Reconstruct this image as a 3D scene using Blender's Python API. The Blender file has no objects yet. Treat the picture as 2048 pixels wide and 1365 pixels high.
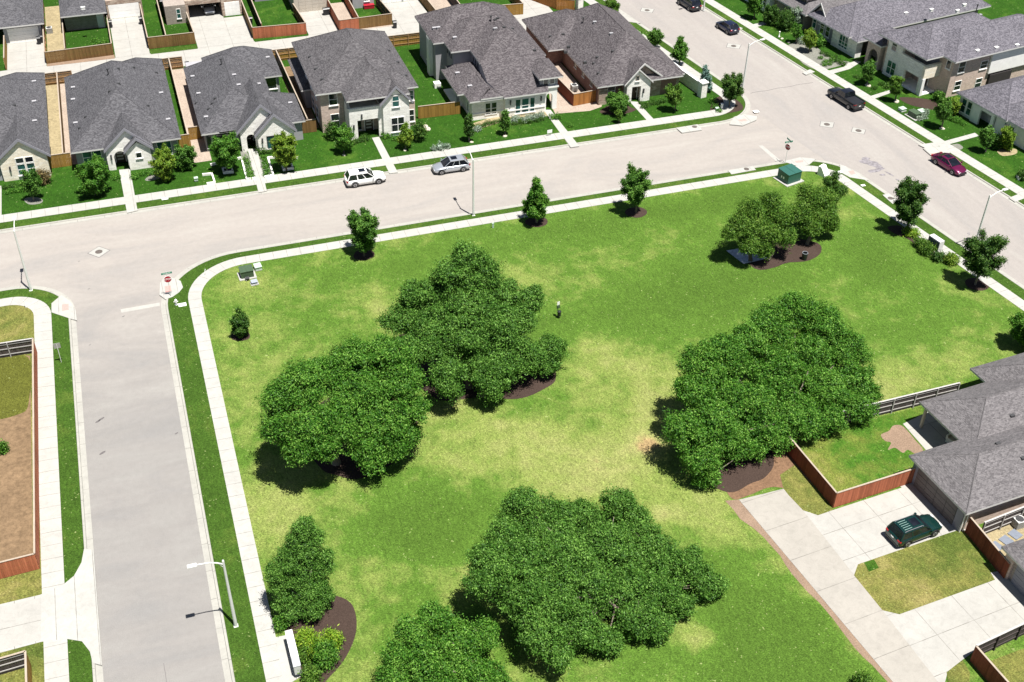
import bpy, math, random
import numpy as np
from mathutils import Vector, Matrix
random.seed(7); rng = np.random.default_rng(7)
rad = math.radians
SC = bpy.context.scene; COL = SC.collection

# ------------------------------------------------------------------ camera
F_PX, PITCH, ROLL, AZ, CAM_H = 2353.175, rad(37.95981), rad(1.17553), rad(19.34906), 73.0
def _rz(v, a):
    c, s = math.cos(a), math.sin(a); return Vector((c*v[0]-s*v[1], s*v[0]+c*v[1], v[2]))
_F = Vector((0, math.cos(PITCH), -math.sin(PITCH))); _R = Vector((1, 0, 0)); _U = _R.cross(_F)
_R2 = math.cos(ROLL)*_R+math.sin(ROLL)*_U; _U2 = -math.sin(ROLL)*_R+math.cos(ROLL)*_U
CF, CR, CU = _rz(_F, -AZ), _rz(_R2, -AZ), _rz(_U2, -AZ)
cam = bpy.data.cameras.new('camera'); camo = bpy.data.objects.new('camera', cam); COL.objects.link(camo)
camo.matrix_world = Matrix(((CR.x, CU.x, -CF.x, 0), (CR.y, CU.y, -CF.y, 0), (CR.z, CU.z, -CF.z, CAM_H), (0, 0, 0, 1)))
cam.sensor_width = 36; cam.lens = F_PX/2048*36; cam.clip_end = 3000; cam.clip_start = 0.5
SC.camera = camo
# ------------------------------------------------------------------ light
SUN = Vector((0.97, -2.05, 7.3)).normalized()
elev = math.asin(SUN.z); azi = math.atan2(SUN.x, SUN.y)
w = bpy.data.worlds.new('World'); SC.world = w; w.use_nodes = True
nt = w.node_tree; sky = nt.nodes.new('ShaderNodeTexSky'); sky.sky_type = 'NISHITA'; sky.sun_disc = False
sky.sun_elevation = elev; sky.sun_rotation = azi
bg = nt.nodes['Background']; nt.links.new(sky.outputs[0], bg.inputs[0]); bg.inputs[1].default_value = 0.036
sl = bpy.data.lights.new('sun', 'SUN'); sl.energy = 5.0; sl.angle = rad(0.5); sl.color = (1, 0.965, 0.91)
slo = bpy.data.objects.new('sun', sl); COL.objects.link(slo); slo.location = (0, 0, 120)
slo.rotation_euler = SUN.to_track_quat('Z', 'Y').to_euler()
SC.view_settings.view_transform = 'Standard'; SC.view_settings.look = 'None'
SC.view_settings.exposure = 0.86; SC.view_settings.gamma = 1

# ------------------------------------------------------------------ survey helpers: measured image points -> ground metres
def ray(px, py):
    return CR*((px-1024)/F_PX)+CU*(-(py-682.5)/F_PX)+CF
def U(px, py, z=0.0):
    d = ray(px, py); t = (z-CAM_H)/d.z; return Vector((d.x*t, d.y*t))
def ONV(px, py, v):
    d = ray(px, py); t = v/d.y; return Vector((d.x*t, v, CAM_H+d.z*t))
class Frame:
    def __init__(s, deg): s.a = rad(deg); s.c = math.cos(s.a); s.s = math.sin(s.a)
    def w(s, x, y): return (x*s.c-y*s.s, x*s.s+y*s.c)
    def l(s, p): return (p[0]*s.c+p[1]*s.s, -p[0]*s.s+p[1]*s.c)
FA, FC, FD = Frame(0), Frame(8.5716), Frame(4.0)

# ------------------------------------------------------------------ materials
class NT:
    def __init__(s, name):
        s.m = bpy.data.materials.new(name); s.m.use_nodes = True; s.t = s.m.node_tree
        s.b = s.t.nodes['Principled BSDF']
    def n(s, typ, **k):
        o = s.t.nodes.new(typ)
        for a, v in k.items():
            if a in o.inputs.keys(): o.inputs[a].default_value = v
            else: setattr(o, a, v)
        return o
    def lk(s, a, b): s.t.links.new(a, b)
    def noise(s, vec, scale, detail=3, rough=0.55, dist=0):
        o = s.n('ShaderNodeTexNoise'); o.inputs['Scale'].default_value = scale; o.inputs['Detail'].default_value = detail
        o.inputs['Roughness'].default_value = rough; o.inputs['Distortion'].default_value = dist; s.lk(vec, o.inputs['Vector']); return o.outputs[0]
    def ramp(s, fac, pts):
        o = s.n('ShaderNodeValToRGB'); e = o.color_ramp.elements
        while len(e) < len(pts): e.new(0.5)
        for i, (p, c) in enumerate(pts):
            e[i].position = p; e[i].color = (c[0], c[1], c[2], 1) if hasattr(c, '__len__') else (c, c, c, 1)
        s.lk(fac, o.inputs[0]); return o.outputs[0]
    def mix(s, fac, a, b, mode='MIX'):
        o = s.n('ShaderNodeMix', data_type='RGBA', blend_type=mode)
        for i, v in ((0, fac), (6, a), (7, b)):
            if isinstance(v, (int, float)): o.inputs[i].default_value = v
            elif isinstance(v, tuple): o.inputs[i].default_value = (*v, 1)
            else: s.lk(v, o.inputs[i])
        return o.outputs[2]
    def math(s, op, a, b=0.0):
        o = s.n('ShaderNodeMath', operation=op)
        for i, v in ((0, a), (1, b)):
            if isinstance(v, (int, float)): o.inputs[i].default_value = v
            else: s.lk(v, o.inputs[i])
        return o.outputs[0]
    def obj(s): return s.n('ShaderNodeTexCoord').outputs['Object']
    def geo(s): return s.n('ShaderNodeNewGeometry').outputs['Position']
    def uv(s): return s.n('ShaderNodeUVMap').outputs[0]
    def attr(s, n): return s.n('ShaderNodeAttribute', attribute_name=n).outputs['Fac']
    def mapv(s, v, sc=(1, 1, 1), rot=(0, 0, 0)):
        o = s.n('ShaderNodeMapping'); o.inputs['Scale'].default_value = sc; o.inputs['Rotation'].default_value = rot; s.lk(v, o.inputs[0]); return o.outputs[0]
    def bump(s, h, st=0.4, d=0.02):
        o = s.n('ShaderNodeBump'); o.inputs['Strength'].default_value = st; o.inputs['Distance'].default_value = d
        s.lk(h, o.inputs['Height']); s.lk(o.outputs[0], s.b.inputs['Normal'])
    def fin(s, col=None, rough=0.8, spec=0.3, metal=0):
        if col is not None:
            if isinstance(col, tuple): s.b.inputs['Base Color'].default_value = (*col, 1)
            else: s.lk(col, s.b.inputs['Base Color'])
        s.b.inputs['Roughness'].default_value = rough; s.b.inputs['Specular IOR Level'].default_value = spec
        s.b.inputs['Metallic'].default_value = metal; return s.m
MATS = {}
def plain(name, c, rough=0.6, spec=0.4, metal=0, var=0.12, sc=6):
    if name in MATS: return MATS[name]
    t = NT(name); p = t.geo(); f = t.noise(p, sc, 4)
    col = t.mix(t.ramp(f, [(0.3, 0.0), (0.7, 1.0)]), tuple(x*(1-var) for x in c), tuple(min(1, x*(1+var)) for x in c))
    MATS[name] = t.fin(col, rough, spec, metal); return MATS[name]
def grass(name, lush, mid, dry, spk=1.0, K=0.80, off=0.0):
    lush, mid, dry = [tuple(x*K for x in c) for c in (lush, mid, dry)]
    t = NT(name); p = t.geo()
    a = t.attr('dry')
    big = t.noise(p, 0.11, 4, 0.6, 0.4); med = t.noise(p, 0.55, 4, 0.6, 0.3)
    f = t.math('ADD', t.math('ADD', t.math('MULTIPLY', big, 0.95), t.math('MULTIPLY', med, 0.62)), t.math('ADD', a, -0.705+off))
    col = t.ramp(f, [(0.02, tuple(x*0.82 for x in lush)), (0.28, lush), (0.50, mid), (0.78, dry), (1.0, (0.30, 0.215, 0.105))])
    fine = t.noise(t.mapv(p, (1.0, 2.0, 1), (0, 0, 0.5)), 7.0, 3, 0.75, 0.6); fine2 = t.noise(t.mapv(p, (2.2, 1, 1), (0, 0, 0.4)), 2.3, 4, 0.75, 1.0)
    k = t.ramp(fine, [(0.28, 0.36), (0.5, 0.93), (0.72, 1.72)]); col = t.mix(spk, col, k, 'MULTIPLY')
    k2 = t.ramp(fine2, [(0.3, 0.58), (0.5, 1.0), (0.7, 1.42)]); col = t.mix(spk*0.9, col, k2, 'MULTIPLY')
    fl = t.noise(p, 4.2, 2, 0.4); flm = t.ramp(fl, [(0.715, 0.0), (0.75, 1.0)])
    col = t.mix(t.math('MULTIPLY', flm, 0.55), col, (0.34, 0.38, 0.16))
    t.bump(fine, 0.7, 0.05); return t.fin(col, 0.95, 0.1)
G_PARK = grass('park_grass', (0.092, 0.178, 0.024), (0.205, 0.262, 0.062), (0.29, 0.305, 0.105))
G_YARD = grass('yard_grass', (0.030, 0.092, 0.008), (0.075, 0.150, 0.018), (0.19, 0.225, 0.045), off=.14)
G_VERGE = grass('verge_grass', (0.052, 0.110, 0.014), (0.095, 0.145, 0.024), (0.20, 0.215, 0.06), off=.13)
G_DRY = grass('dry_grass', (0.09, 0.125, 0.024), (0.19, 0.19, 0.05), (0.33, 0.27, 0.11), off=.34)
def pavement(nm='street_pavement', rot=0, tone=(1, 1, 1)):
    t = NT(nm); p = t.geo()
    p = t.mapv(p, (1, 1, 1), (0, 0, rot)); big = t.noise(t.mapv(p, (0.5, 1.4, 1)), 0.12, 5, 0.62, 1.2); st = t.noise(t.mapv(p, (0.03, 0.9, 1)), 1.0, 3, 0.6)
    fine = t.noise(p, 16, 2, 0.8); md = t.noise(p, 1.7, 4, 0.65)
    col = t.ramp(big, [(0.25, (0.272, 0.255, 0.242)), (0.5, (0.305, 0.279, 0.258)), (0.75, (0.33, 0.308, 0.284))])
    col = t.mix(0.12, col, t.ramp(st, [(0.35, 0.78), (0.65, 1.2)]), 'MULTIPLY')
    col = t.mix(0.75, col, t.ramp(fine, [(0.3, 0.8), (0.7, 1.2)]), 'MULTIPLY')
    col = t.mix(0.25, col, t.ramp(md, [(0.3, 0.8), (0.7, 1.15)]), 'MULTIPLY')
    col = t.mix(1.0, col, tone, 'MULTIPLY')
    if not rot:
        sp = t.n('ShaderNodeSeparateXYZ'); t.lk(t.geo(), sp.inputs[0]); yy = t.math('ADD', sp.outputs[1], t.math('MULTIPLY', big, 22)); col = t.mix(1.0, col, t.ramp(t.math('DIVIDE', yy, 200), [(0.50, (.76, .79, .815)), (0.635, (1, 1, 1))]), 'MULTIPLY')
    t.bump(fine, 0.3, 0.01); return t.fin(col, 0.9, 0.2)
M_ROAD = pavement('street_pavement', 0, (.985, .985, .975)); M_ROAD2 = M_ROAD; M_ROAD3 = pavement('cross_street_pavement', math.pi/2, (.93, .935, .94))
def concrete(name, c, joint=1.5, cross=None, tint=1.0, jw=0.045):
    t = NT(name); p = t.geo(); uv = t.uv(); sp = t.n('ShaderNodeSeparateXYZ'); t.lk(uv, sp.inputs[0])
    n1 = t.noise(p, 0.35, 4, 0.6, 0.5); n2 = t.noise(p, 12, 3, 0.7); n3 = t.noise(p, 1.6, 5, 0.7, 0.8)
    col = t.ramp(n1, [(0.3, tuple(x*0.93 for x in c)), (0.7, tuple(min(1, x*1.05) for x in c))])
    col = t.mix(0.5, col, t.ramp(n2, [(0.3, 0.86), (0.7, 1.1)]), 'MULTIPLY')
    col = t.mix(0.5, col, t.ramp(n3, [(0.3, 0.78), (0.55, 1.04)]), 'MULTIPLY')
    if joint:
        def ln(o, per):
            fr = t.math('FRACT', t.math('DIVIDE', o, per)); d = t.math('ABSOLUTE', t.math('SUBTRACT', fr, 0.5)); return t.math('GREATER_THAN', d, 0.5-jw/per/2)
        m = ln(sp.outputs[0], joint)
        if cross: m = t.math('MAXIMUM', m, ln(sp.outputs[1], cross))
        fl = t.math('MULTIPLY', m, t.ramp(t.noise(p, 0.9, 2), [(0.35, 0.45), (0.65, 1.0)]))
        col = t.mix(fl, col, (0.15, 0.14, 0.125))
    t.bump(n2, 0.15, 0.01); return t.fin(col, 0.85, 0.25)
M_WALK = concrete('sidewalk_concrete', (0.372, 0.366, 0.340), 1.5)
M_KERB = concrete('kerb_concrete', (0.335, 0.327, 0.295), 3.0)
M_DRIVE = concrete('driveway_concrete', (0.350, 0.340, 0.314), 3.6, 3.0, jw=0.05)
M_ALLEY = concrete('alley_concrete', (0.55, 0.51, 0.455), 0)
M_PINK = plain('ramp_paver_pink', (0.52, 0.27, 0.24), 0.9)
def roofm(name, c, c2, K=0.84):
    c, c2 = tuple(x*K for x in c), tuple(x*K for x in c2)
    t = NT(name); uv = t.uv(); p = t.geo()
    v = t.n('ShaderNodeTexVoronoi'); v.inputs['Scale'].default_value = 1; t.lk(t.mapv(uv, (5.0, 9.0, 1)), v.inputs['Vector'])
    sp = t.n('ShaderNodeSeparateXYZ'); t.lk(v.outputs['Color'], sp.inputs[0])
    n = t.noise(t.mapv(uv, (3.2, 7.0, 1), (0, 0, 0.25)), 1.7, 3, 0.8, 1.2); big = t.noise(p, 0.35, 3)
    f = t.math('ADD', t.math('MULTIPLY', sp.outputs[0], 0.45), t.math('MULTIPLY', n, 0.62))
    col = t.ramp(f, [(0.2, tuple(x*0.6 for x in c)), (0.46, c), (0.62, c2), (0.86, tuple(min(1, x*1.3) for x in c2))])
    col = t.mix(0.35, col, t.ramp(big, [(0.3, 0.8), (0.7, 1.15)]), 'MULTIPLY')
    br = t.n('ShaderNodeTexBrick'); t.lk(uv, br.inputs[0]); br.inputs['Scale'].default_value = 1; br.inputs['Brick Width'].default_value = 0.3; br.inputs['Row Height'].default_value = 0.145
    br.inputs['Mortar Size'].default_value = 0.012; br.inputs['Color1'].default_value = (1, 1, 1, 1); br.inputs['Color2'].default_value = (0.86, 0.86, 0.86, 1); br.inputs['Mortar'].default_value = (0.55, 0.55, 0.55, 1)
    col = t.mix(0.6, col, br.outputs[0], 'MULTIPLY')
    t.bump(f, 0.5, 0.03); return t.fin(col, 0.95, 0.1)
R_GREY = roofm('shingles_grey', (0.092, 0.091, 0.100), (0.134, 0.132, 0.142))
R_BROWN = roofm('shingles_weathered', (0.093, 0.088, 0.094), (0.142, 0.135, 0.141))
R_PURP = roofm('shingles_brown', (0.090, 0.080, 0.086), (0.150, 0.136, 0.141))
R_LILAC = roofm('shingles_lilac_grey', (0.125, 0.120, 0.140), (0.185, 0.176, 0.20))
R_TAUPE = roofm('shingles_taupe', (0.160, 0.150, 0.155), (0.196, 0.184, 0.188))
def brickm(name, c1, c2, mort, w=0.3, h=0.09, ms=0.014, off=0.5, var=0.6, dirt=0.3):
    t = NT(name); uv = t.uv(); br = t.n('ShaderNodeTexBrick'); t.lk(uv, br.inputs[0]); br.inputs['Scale'].default_value = 1
    br.inputs['Brick Width'].default_value = w; br.inputs['Row Height'].default_value = h; br.inputs['Mortar Size'].default_value = ms
    br.offset = off; br.inputs['Color1'].default_value = (*c1, 1); br.inputs['Color2'].default_value = (*c2, 1); br.inputs['Mortar'].default_value = (*mort, 1)
    n = t.noise(t.mapv(uv, (1/w*0.6, 1/h*0.6, 1)), 1.0, 2, 0.7); col = t.mix(var, br.outputs[0], t.ramp(n, [(0.3, 0.62), (0.7, 1.32)]), 'MULTIPLY')
    col = t.mix(dirt, col, t.ramp(t.noise(t.geo(), 1.2, 4), [(0.3, 0.75), (0.7, 1.1)]), 'MULTIPLY')
    t.bump(br.outputs[1], -0.4, 0.02); return t.fin(col, 0.9, 0.15)
B_STONE = brickm('white_limestone', (0.86, 0.83, 0.77), (0.92, 0.90, 0.86), (0.70, 0.67, 0.62), 0.55, 0.2, 0.016, 0.37, 0.4, 0.15)
B_CREAM = brickm('cream_limestone', (0.84, 0.74, 0.58), (0.92, 0.87, 0.76), (0.72, 0.66, 0.56), 0.5, 0.2, 0.018, 0.37, 0.45, 0.15)
B_BEIGE = brickm('beige_brick', (0.50, 0.36, 0.29), (0.60, 0.47, 0.40), (0.58, 0.50, 0.45))
B_RED = brickm('red_brown_brick', (0.20, 0.105, 0.085), (0.28, 0.155, 0.125), (0.25, 0.18, 0.16))
B_MIX = brickm('mixed_ledge_stone', (0.30, 0.20, 0.15), (0.52, 0.43, 0.34), (0.33, 0.28, 0.24), 0.5, 0.17, 0.02, 0.4, 0.85)
B_GREYB = brickm('grey_brown_brick', (0.26, 0.215, 0.185), (0.34, 0.29, 0.25), (0.36, 0.32, 0.28))
P_WHITE = plain('white_render', (0.84, 0.83, 0.80), 0.85, 0.2, var=0.05, sc=1.5)
P_GREY = plain('grey_render', (0.34, 0.335, 0.35), 0.85, 0.2, var=0.06, sc=1.5)
P_TAN = plain('tan_render', (0.50, 0.45, 0.38), 0.85, 0.2, var=0.06, sc=1.5)
P_DKTRIM = plain('slate_trim_paint', (0.26, 0.255, 0.29), 0.6, 0.3, var=0.05)
P_TRIM = plain('pale_trim_paint', (0.62, 0.61, 0.59), 0.6, 0.3, var=0.05)
P_DARK = plain('dark_interior', (0.035, 0.03, 0.03), 0.8)
P_DOOR = plain('dark_wood_door', (0.055, 0.035, 0.03), 0.4)
def glassm(name, c, r=0.08):
    t = NT(name); n = t.noise(t.geo(), 0.9, 2); col = t.mix(t.ramp(n, [(0.4, 0.0), (0.6, 1.0)]), c, tuple(x*0.45 for x in c)); return t.fin(col, r, 0.8)
GL = glassm('window_glass', (0.03, 0.115, 0.11)); GLD = glassm('dark_window_glass', (0.025, 0.03, 0.035)); GLC = glassm('car_glass', (0.012, 0.014, 0.02), 0.04)
def wood(name, c):
    c = tuple(x*0.86 for x in c)
    t = NT(name); uv = t.uv(); tn = t.attr('tint'); n = t.noise(t.mapv(uv, (9, 0.7, 1)), 1.2, 4, 0.7, 0.5)
    col = t.ramp(tn, [(0.0, tuple(x*0.66 for x in c)), (0.5, c), (1.0, (min(1, c[0]*1.32), c[1]*1.36, c[2]*1.42))])
    col = t.mix(0.55, col, t.ramp(n, [(0.3, 0.62), (0.7, 1.28)]), 'MULTIPLY'); return t.fin(col, 0.85, 0.15)
W_OCHRE = wood('cedar_ochre', (0.34, 0.195, 0.048)); W_BROWN = wood('cedar_brown', (0.215, 0.125, 0.048)); W_ORANGE = wood('cedar_orange', (0.44, 0.19, 0.055))
W_RED = wood('cedar_red_stain', (0.44, 0.145, 0.075)); W_RED2 = wood('cedar_dark_red', (0.235, 0.068, 0.04)); W_GREY = wood('weathered_boards', (0.085, 0.07, 0.068)); W_CAP = wood('fence_cap', (0.40, 0.33, 0.26)); W_CAPG = wood('grey_fence_rail', (0.46, 0.44, 0.42)); W_RAIL = wood('pine_rail', (0.42, 0.25, 0.12))
W_BARK = wood('tree_bark', (0.22, 0.18, 0.145))
def soil(name, c, sc=9):
    c = tuple(x*0.84 for x in c)
    t = NT(name); p = t.geo(); n = t.noise(p, sc, 5, 0.8); b = t.noise(p, 0.5, 3)
    col = t.ramp(n, [(0.25, tuple(x*0.5 for x in c)), (0.5, c), (0.75, tuple(min(1, x*1.5) for x in c))]); col = t.mix(0.4, col, t.ramp(b, [(0.3, 0.75), (0.7, 1.2)]), 'MULTIPLY')
    t.bump(n, 0.6, 0.04); return t.fin(col, 0.95, 0.1)
S_MULCH = soil('dark_mulch', (0.062, 0.042, 0.034)); S_DIRT = soil('bare_soil', (0.27, 0.19, 0.135)); S_GRAVEL = soil('pale_gravel', (0.40, 0.325, 0.265), 6); S_SAND = soil('sandy_soil', (0.34, 0.28, 0.165), 4); S_BROWN = soil('brown_soil', (0.215, 0.145, 0.085), 2.2); S_GREY = soil('grey_river_rock', (0.22, 0.22, 0.19), 6)
S_LITTER = soil('leaf_litter_soil', (0.20, 0.12, 0.072), 5)
METAL = plain('galvanised_steel', (0.66, 0.67, 0.64), 0.5, 0.4, 0.1, 0.05); METAL_D = plain('dark_metal', (0.05, 0.05, 0.052), 0.5); IRON = plain('cast_iron', (0.10, 0.085, 0.075), 0.7, var=0.25, sc=10)
GREENBOX = plain('green_utility_paint', (0.03, 0.105, 0.085), 0.4, var=0.06, sc=2); GREEN2 = plain('dull_green_paint', (0.055, 0.09, 0.05), 0.5); PALEG = plain('pale_green_plastic', (0.40, 0.50, 0.42), 0.5)
BOXGREY = plain('pale_grey_paint', (0.60, 0.60, 0.58), 0.45, var=0.04); BLACKP = plain('black_plastic', (0.018, 0.019, 0.022), 0.4); WHITEP = plain('white_plastic', (0.78, 0.78, 0.76), 0.4, var=0.04)
SIGNRED = plain('sign_red', (0.36, 0.012, 0.03), 0.4, var=0.04); SIGNWHITE = plain('sign_white', (0.85, 0.85, 0.83), 0.4, var=0.02); SIGNGREEN = plain('sign_green', (0.03, 0.20, 0.13), 0.4, var=0.04)
TYRE = plain('tyre_rubber', (0.014, 0.014, 0.015), 0.8); RIM = plain('alloy_rim', (0.45, 0.45, 0.46), 0.3, 0.5, 0.6); REDL = plain('tail_lamp_red', (0.35, 0.01, 0.015), 0.2); CLEARL = plain('headlamp_clear', (0.65, 0.66, 0.68), 0.1)
def paint(name, c, metal=0.35):
    t = NT(name); t.fin(c, 0.28, 0.5, metal); t.b.inputs['Coat Weight'].default_value = 0.8; t.b.inputs['Coat Roughness'].default_value = 0.04; return t.m
def leafm(name, dark, light, glint=None):
    t = NT(name); tn = t.attr('tint'); cl = t.noise(t.geo(), 0.55, 3)
    f = t.math('ADD', t.math('MULTIPLY', tn, 0.75), t.math('MULTIPLY', cl, 0.5))
    col = t.ramp(f, [(0.15, dark), (0.6, light), (0.98, glint or tuple(x*1.7 for x in light))])  # top stop paints specular highlights into the palest leaves
    t.fin(col, 0.55, 0.22)
    tr = t.n('ShaderNodeBsdfTranslucent'); t.lk(t.mix(1.0, col, (1.0, 1.1, 0.5), 'MULTIPLY'), tr.inputs[0]); mx = t.n('ShaderNodeMixShader'); mx.inputs[0].default_value = 0.22
    out = t.t.nodes['Material Output']; t.lk(t.b.outputs[0], mx.inputs[1]); t.lk(tr.outputs[0], mx.inputs[2]); t.lk(mx.outputs[0], out.inputs[0]); return t.m
L_OAK = leafm('oak_leaves', (0.016, 0.060, 0.007), (0.060, 0.160, 0.018), (0.19, 0.36, 0.065))
L_OAK2 = leafm('bright_oak_leaves', (0.014, 0.066, 0.006), (0.052, 0.165, 0.012), (0.20, 0.38, 0.06))
L_OLIVE = leafm('olive_oak_leaves', (0.020, 0.070, 0.006), (0.066, 0.155, 0.014), (0.19, 0.31, 0.05))
L_DK = leafm('dark_leaves', (0.012, 0.048, 0.007), (0.040, 0.108, 0.014), (0.12, 0.21, 0.035))
L_LIME = leafm('lime_leaves', (0.06, 0.16, 0.010), (0.17, 0.31, 0.02), (0.36, 0.46, 0.05))
L_YEL = leafm('yellow_green_leaves', (0.05, 0.13, 0.012), (0.13, 0.24, 0.02), (0.28, 0.34, 0.04)); L_BLUE = leafm('blue_spruce_needles', (0.05, 0.11, 0.09), (0.13, 0.23, 0.20), (0.26, 0.40, 0.36))
L_SILV = leafm('silvery_leaves', (0.09, 0.13, 0.09), (0.22, 0.29, 0.22), (0.42, 0.48, 0.40)); L_RUST = leafm('rusty_leaves', (0.05, 0.045, 0.018), (0.16, 0.12, 0.05))

# ------------------------------------------------------------------ mesh builder
class MB:
    def __init__(s): s.v = []; s.f = []; s.m = []; s.uv = []; s.t = []; s.sm = []
    def face(s, pts, m=0, uv=None, tint=None, smooth=False):
        i = len(s.v); s.v += [tuple(p) for p in pts]; s.f.append(tuple(range(i, i+len(pts)))); s.m.append(m); s.uv.append(uv); s.t.append(random.random() if tint is None else tint); s.sm.append(smooth)
    def box(s, x0, x1, y0, y1, z0, z1, m=0, tint=None, mt=None, skip=''):
        t = random.random() if tint is None else tint
        P = [(x0, y0, z0), (x1, y0, z0), (x1, y1, z0), (x0, y1, z0), (x0, y0, z1), (x1, y0, z1), (x1, y1, z1), (x0, y1, z1)]
        for k, q in (('b', (0, 3, 2, 1)), ('t', (4, 5, 6, 7)), ('s', (0, 1, 5, 4)), ('e', (1, 2, 6, 5)), ('n', (2, 3, 7, 6)), ('w', (3, 0, 4, 7))):
            if k not in skip: s.face([P[i] for i in q], mt if (k == 't' and mt is not None) else m, None, t)
    def obox(s, p0, p1, wid, z0, z1, m=0, tint=None, off=0.0):     # box along a line in plan
        p0 = Vector(p0[:2]); p1 = Vector(p1[:2]); d = (p1-p0); L = d.length; d /= L; n = Vector((-d.y, d.x)); a = p0+n*(off-wid/2); b = p1+n*(off-wid/2); c = p1+n*(off+wid/2); e = p0+n*(off+wid/2)
        t = random.random() if tint is None else tint
        P = [(*a, z0), (*b, z0), (*c, z0), (*e, z0), (*a, z1), (*b, z1), (*c, z1), (*e, z1)]
        for q in ((0, 3, 2, 1), (4, 5, 6, 7), (0, 1, 5, 4), (1, 2, 6, 5), (2, 3, 7, 6), (3, 0, 4, 7)): s.face([P[i] for i in q], m, None, t)
    def prism(s, pts, z0, z1, m=0, mt=None, bottom=False):
        a = sum(pts[i][0]*pts[(i+1) % len(pts)][1]-pts[(i+1) % len(pts)][0]*pts[i][1] for i in range(len(pts)))
        if a < 0: pts = pts[::-1]
        t = random.random(); n = len(pts)
        s.face([(p[0], p[1], z1) for p in pts], m if mt is None else mt, None, t)
        if bottom: s.face([(p[0], p[1], z0) for p in pts[::-1]], m, None, t)
        for i in range(n):
            p, q = pts[i], pts[(i+1) % n]; s.face([(p[0], p[1], z0), (q[0], q[1], z0), (q[0], q[1], z1), (p[0], p[1], z1)], m, None, t)
    def slabY(s, prof, y0, y1, m=0):                            # outline in x,z extruded along y
        t = random.random(); n = len(prof); a = sum(prof[i][0]*prof[(i+1) % n][1]-prof[(i+1) % n][0]*prof[i][1] for i in range(n))
        if a < 0: prof = prof[::-1]
        s.face([(x, y0, z) for x, z in prof], m, None, t); s.face([(x, y1, z) for x, z in prof[::-1]], m, None, t)
        for i in range(n):
            p, q = prof[i], prof[(i+1) % n]; s.face([(p[0], y0, p[1]), (p[0], y1, p[1]), (q[0], y1, q[1]), (q[0], y0, q[1])], m, None, t)
    def slabX(s, prof, x0, x1, m=0):
        t = random.random(); n = len(prof); a = sum(prof[i][0]*prof[(i+1) % n][1]-prof[(i+1) % n][0]*prof[i][1] for i in range(n))
        if a < 0: prof = prof[::-1]
        s.face([(x1, y, z) for y, z in prof], m, None, t); s.face([(x0, y, z) for y, z in prof[::-1]], m, None, t)
        for i in range(n):
            p, q = prof[i], prof[(i+1) % n]; s.face([(x0, p[0], p[1]), (x0, q[0], q[1]), (x1, q[0], q[1]), (x1, p[0], p[1])], m, None, t)
    def tube(s, path, rads, n=8, m=0, cap=True, smooth=True):
        path = [Vector(p) for p in path]
        if not hasattr(rads, '__len__'): rads = [rads]*len(path)
        rings = []
        for i, p in enumerate(path):
            d = (path[min(i+1, len(path)-1)]-path[max(i-1, 0)]).normalized(); a = d.cross(Vector((0, 0, 1)) if abs(d.z) < 0.95 else Vector((1, 0, 0))).normalized(); b = d.cross(a)
            rings.append([p+(a*math.cos(2*math.pi*k/n)+b*math.sin(2*math.pi*k/n))*rads[i] for k in range(n)])
        t = random.random()
        for i in range(len(rings)-1):
            for k in range(n):
                s.face([rings[i][k], rings[i+1][k], rings[i+1][(k+1) % n], rings[i][(k+1) % n]], m, None, t, smooth)
        if cap: s.face(rings[0], m, None, t); s.face(rings[-1][::-1], m, None, t)
    def lathe(s, prof, c=(0, 0), n=16, m=0, smooth=False):
        for i in range(len(prof)-1):
            for k in range(n):
                a, b = 2*math.pi*k/n, 2*math.pi*(k+1)/n
                def P(r, z, an): return (c[0]+r*math.cos(an), c[1]+r*math.sin(an), z)
                (r0, z0), (r1, z1) = prof[i], prof[i+1]
                q = [P(r0, z0, a), P(r0, z0, b), P(r1, z1, b), P(r1, z1, a)]
                if r0 == 0: q = q[1:]
                if r1 == 0: q = q[:3]
                s.face(q, m, None, 0.5, smooth)
    def build(s, name, mats, parent=None, off=(0, 0), weld=False, **props):
        if not isinstance(mats, (list, tuple)): mats = [mats]
        me = bpy.data.meshes.new(name); me.from_pydata([(x-off[0], y-off[1], z) for x, y, z in s.v], [], s.f)
        for m in mats: me.materials.append(m)
        me.polygons.foreach_set('material_index', s.m); me.polygons.foreach_set('use_smooth', s.sm)
        ul = me.uv_layers.new(name='UVMap'); me.update(); uvs = []
        for i, p in enumerate(me.polygons):
            if s.uv[i] is not None: uvs += [c for q in s.uv[i] for c in q]; continue
            n = p.normal
            T = Vector((1, 0, 0)) if abs(n.z) > 0.98 else Vector((-n.y, n.x, 0)).normalized(); B = n.cross(T)
            if abs(n.z) > 0.98: B = Vector((0, 1, 0))
            for vi in s.f[i]:
                q = Vector(s.v[vi]); uvs += [q.dot(T), q.dot(B)]
        ul.data.foreach_set('uv', uvs)
        at = me.attributes.new('tint', 'FLOAT', 'FACE'); at.data.foreach_set('value', s.t)
        if weld:
            import bmesh as _bm; bm = _bm.new(); bm.from_mesh(me); _bm.ops.remove_doubles(bm, verts=bm.verts, dist=0.0005); bm.to_mesh(me); bm.free()
        o = bpy.data.objects.new(name, me); COL.objects.link(o)
        if parent is not None: o.parent = parent
        for k, v in props.items(): o[k] = v
        return o
def tag(o, label, cat, group=None):
    o['label'] = label; o['category'] = cat
    if group: o['group'] = group
    return o
def thing(name, label, cat, loc=(0, 0, 0), rot=0.0, group=None):
    o = bpy.data.objects.new(name, None); COL.objects.link(o); o.empty_display_size = 0.3
    o.location = loc if len(loc) == 3 else (loc[0], loc[1], 0); o.rotation_euler = (0, 0, rot); return tag(o, label, cat, group)
def struct(name, mb, mats, **k):
    o = mb.build(name, mats, **k); o['kind'] = 'structure'; return o
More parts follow.
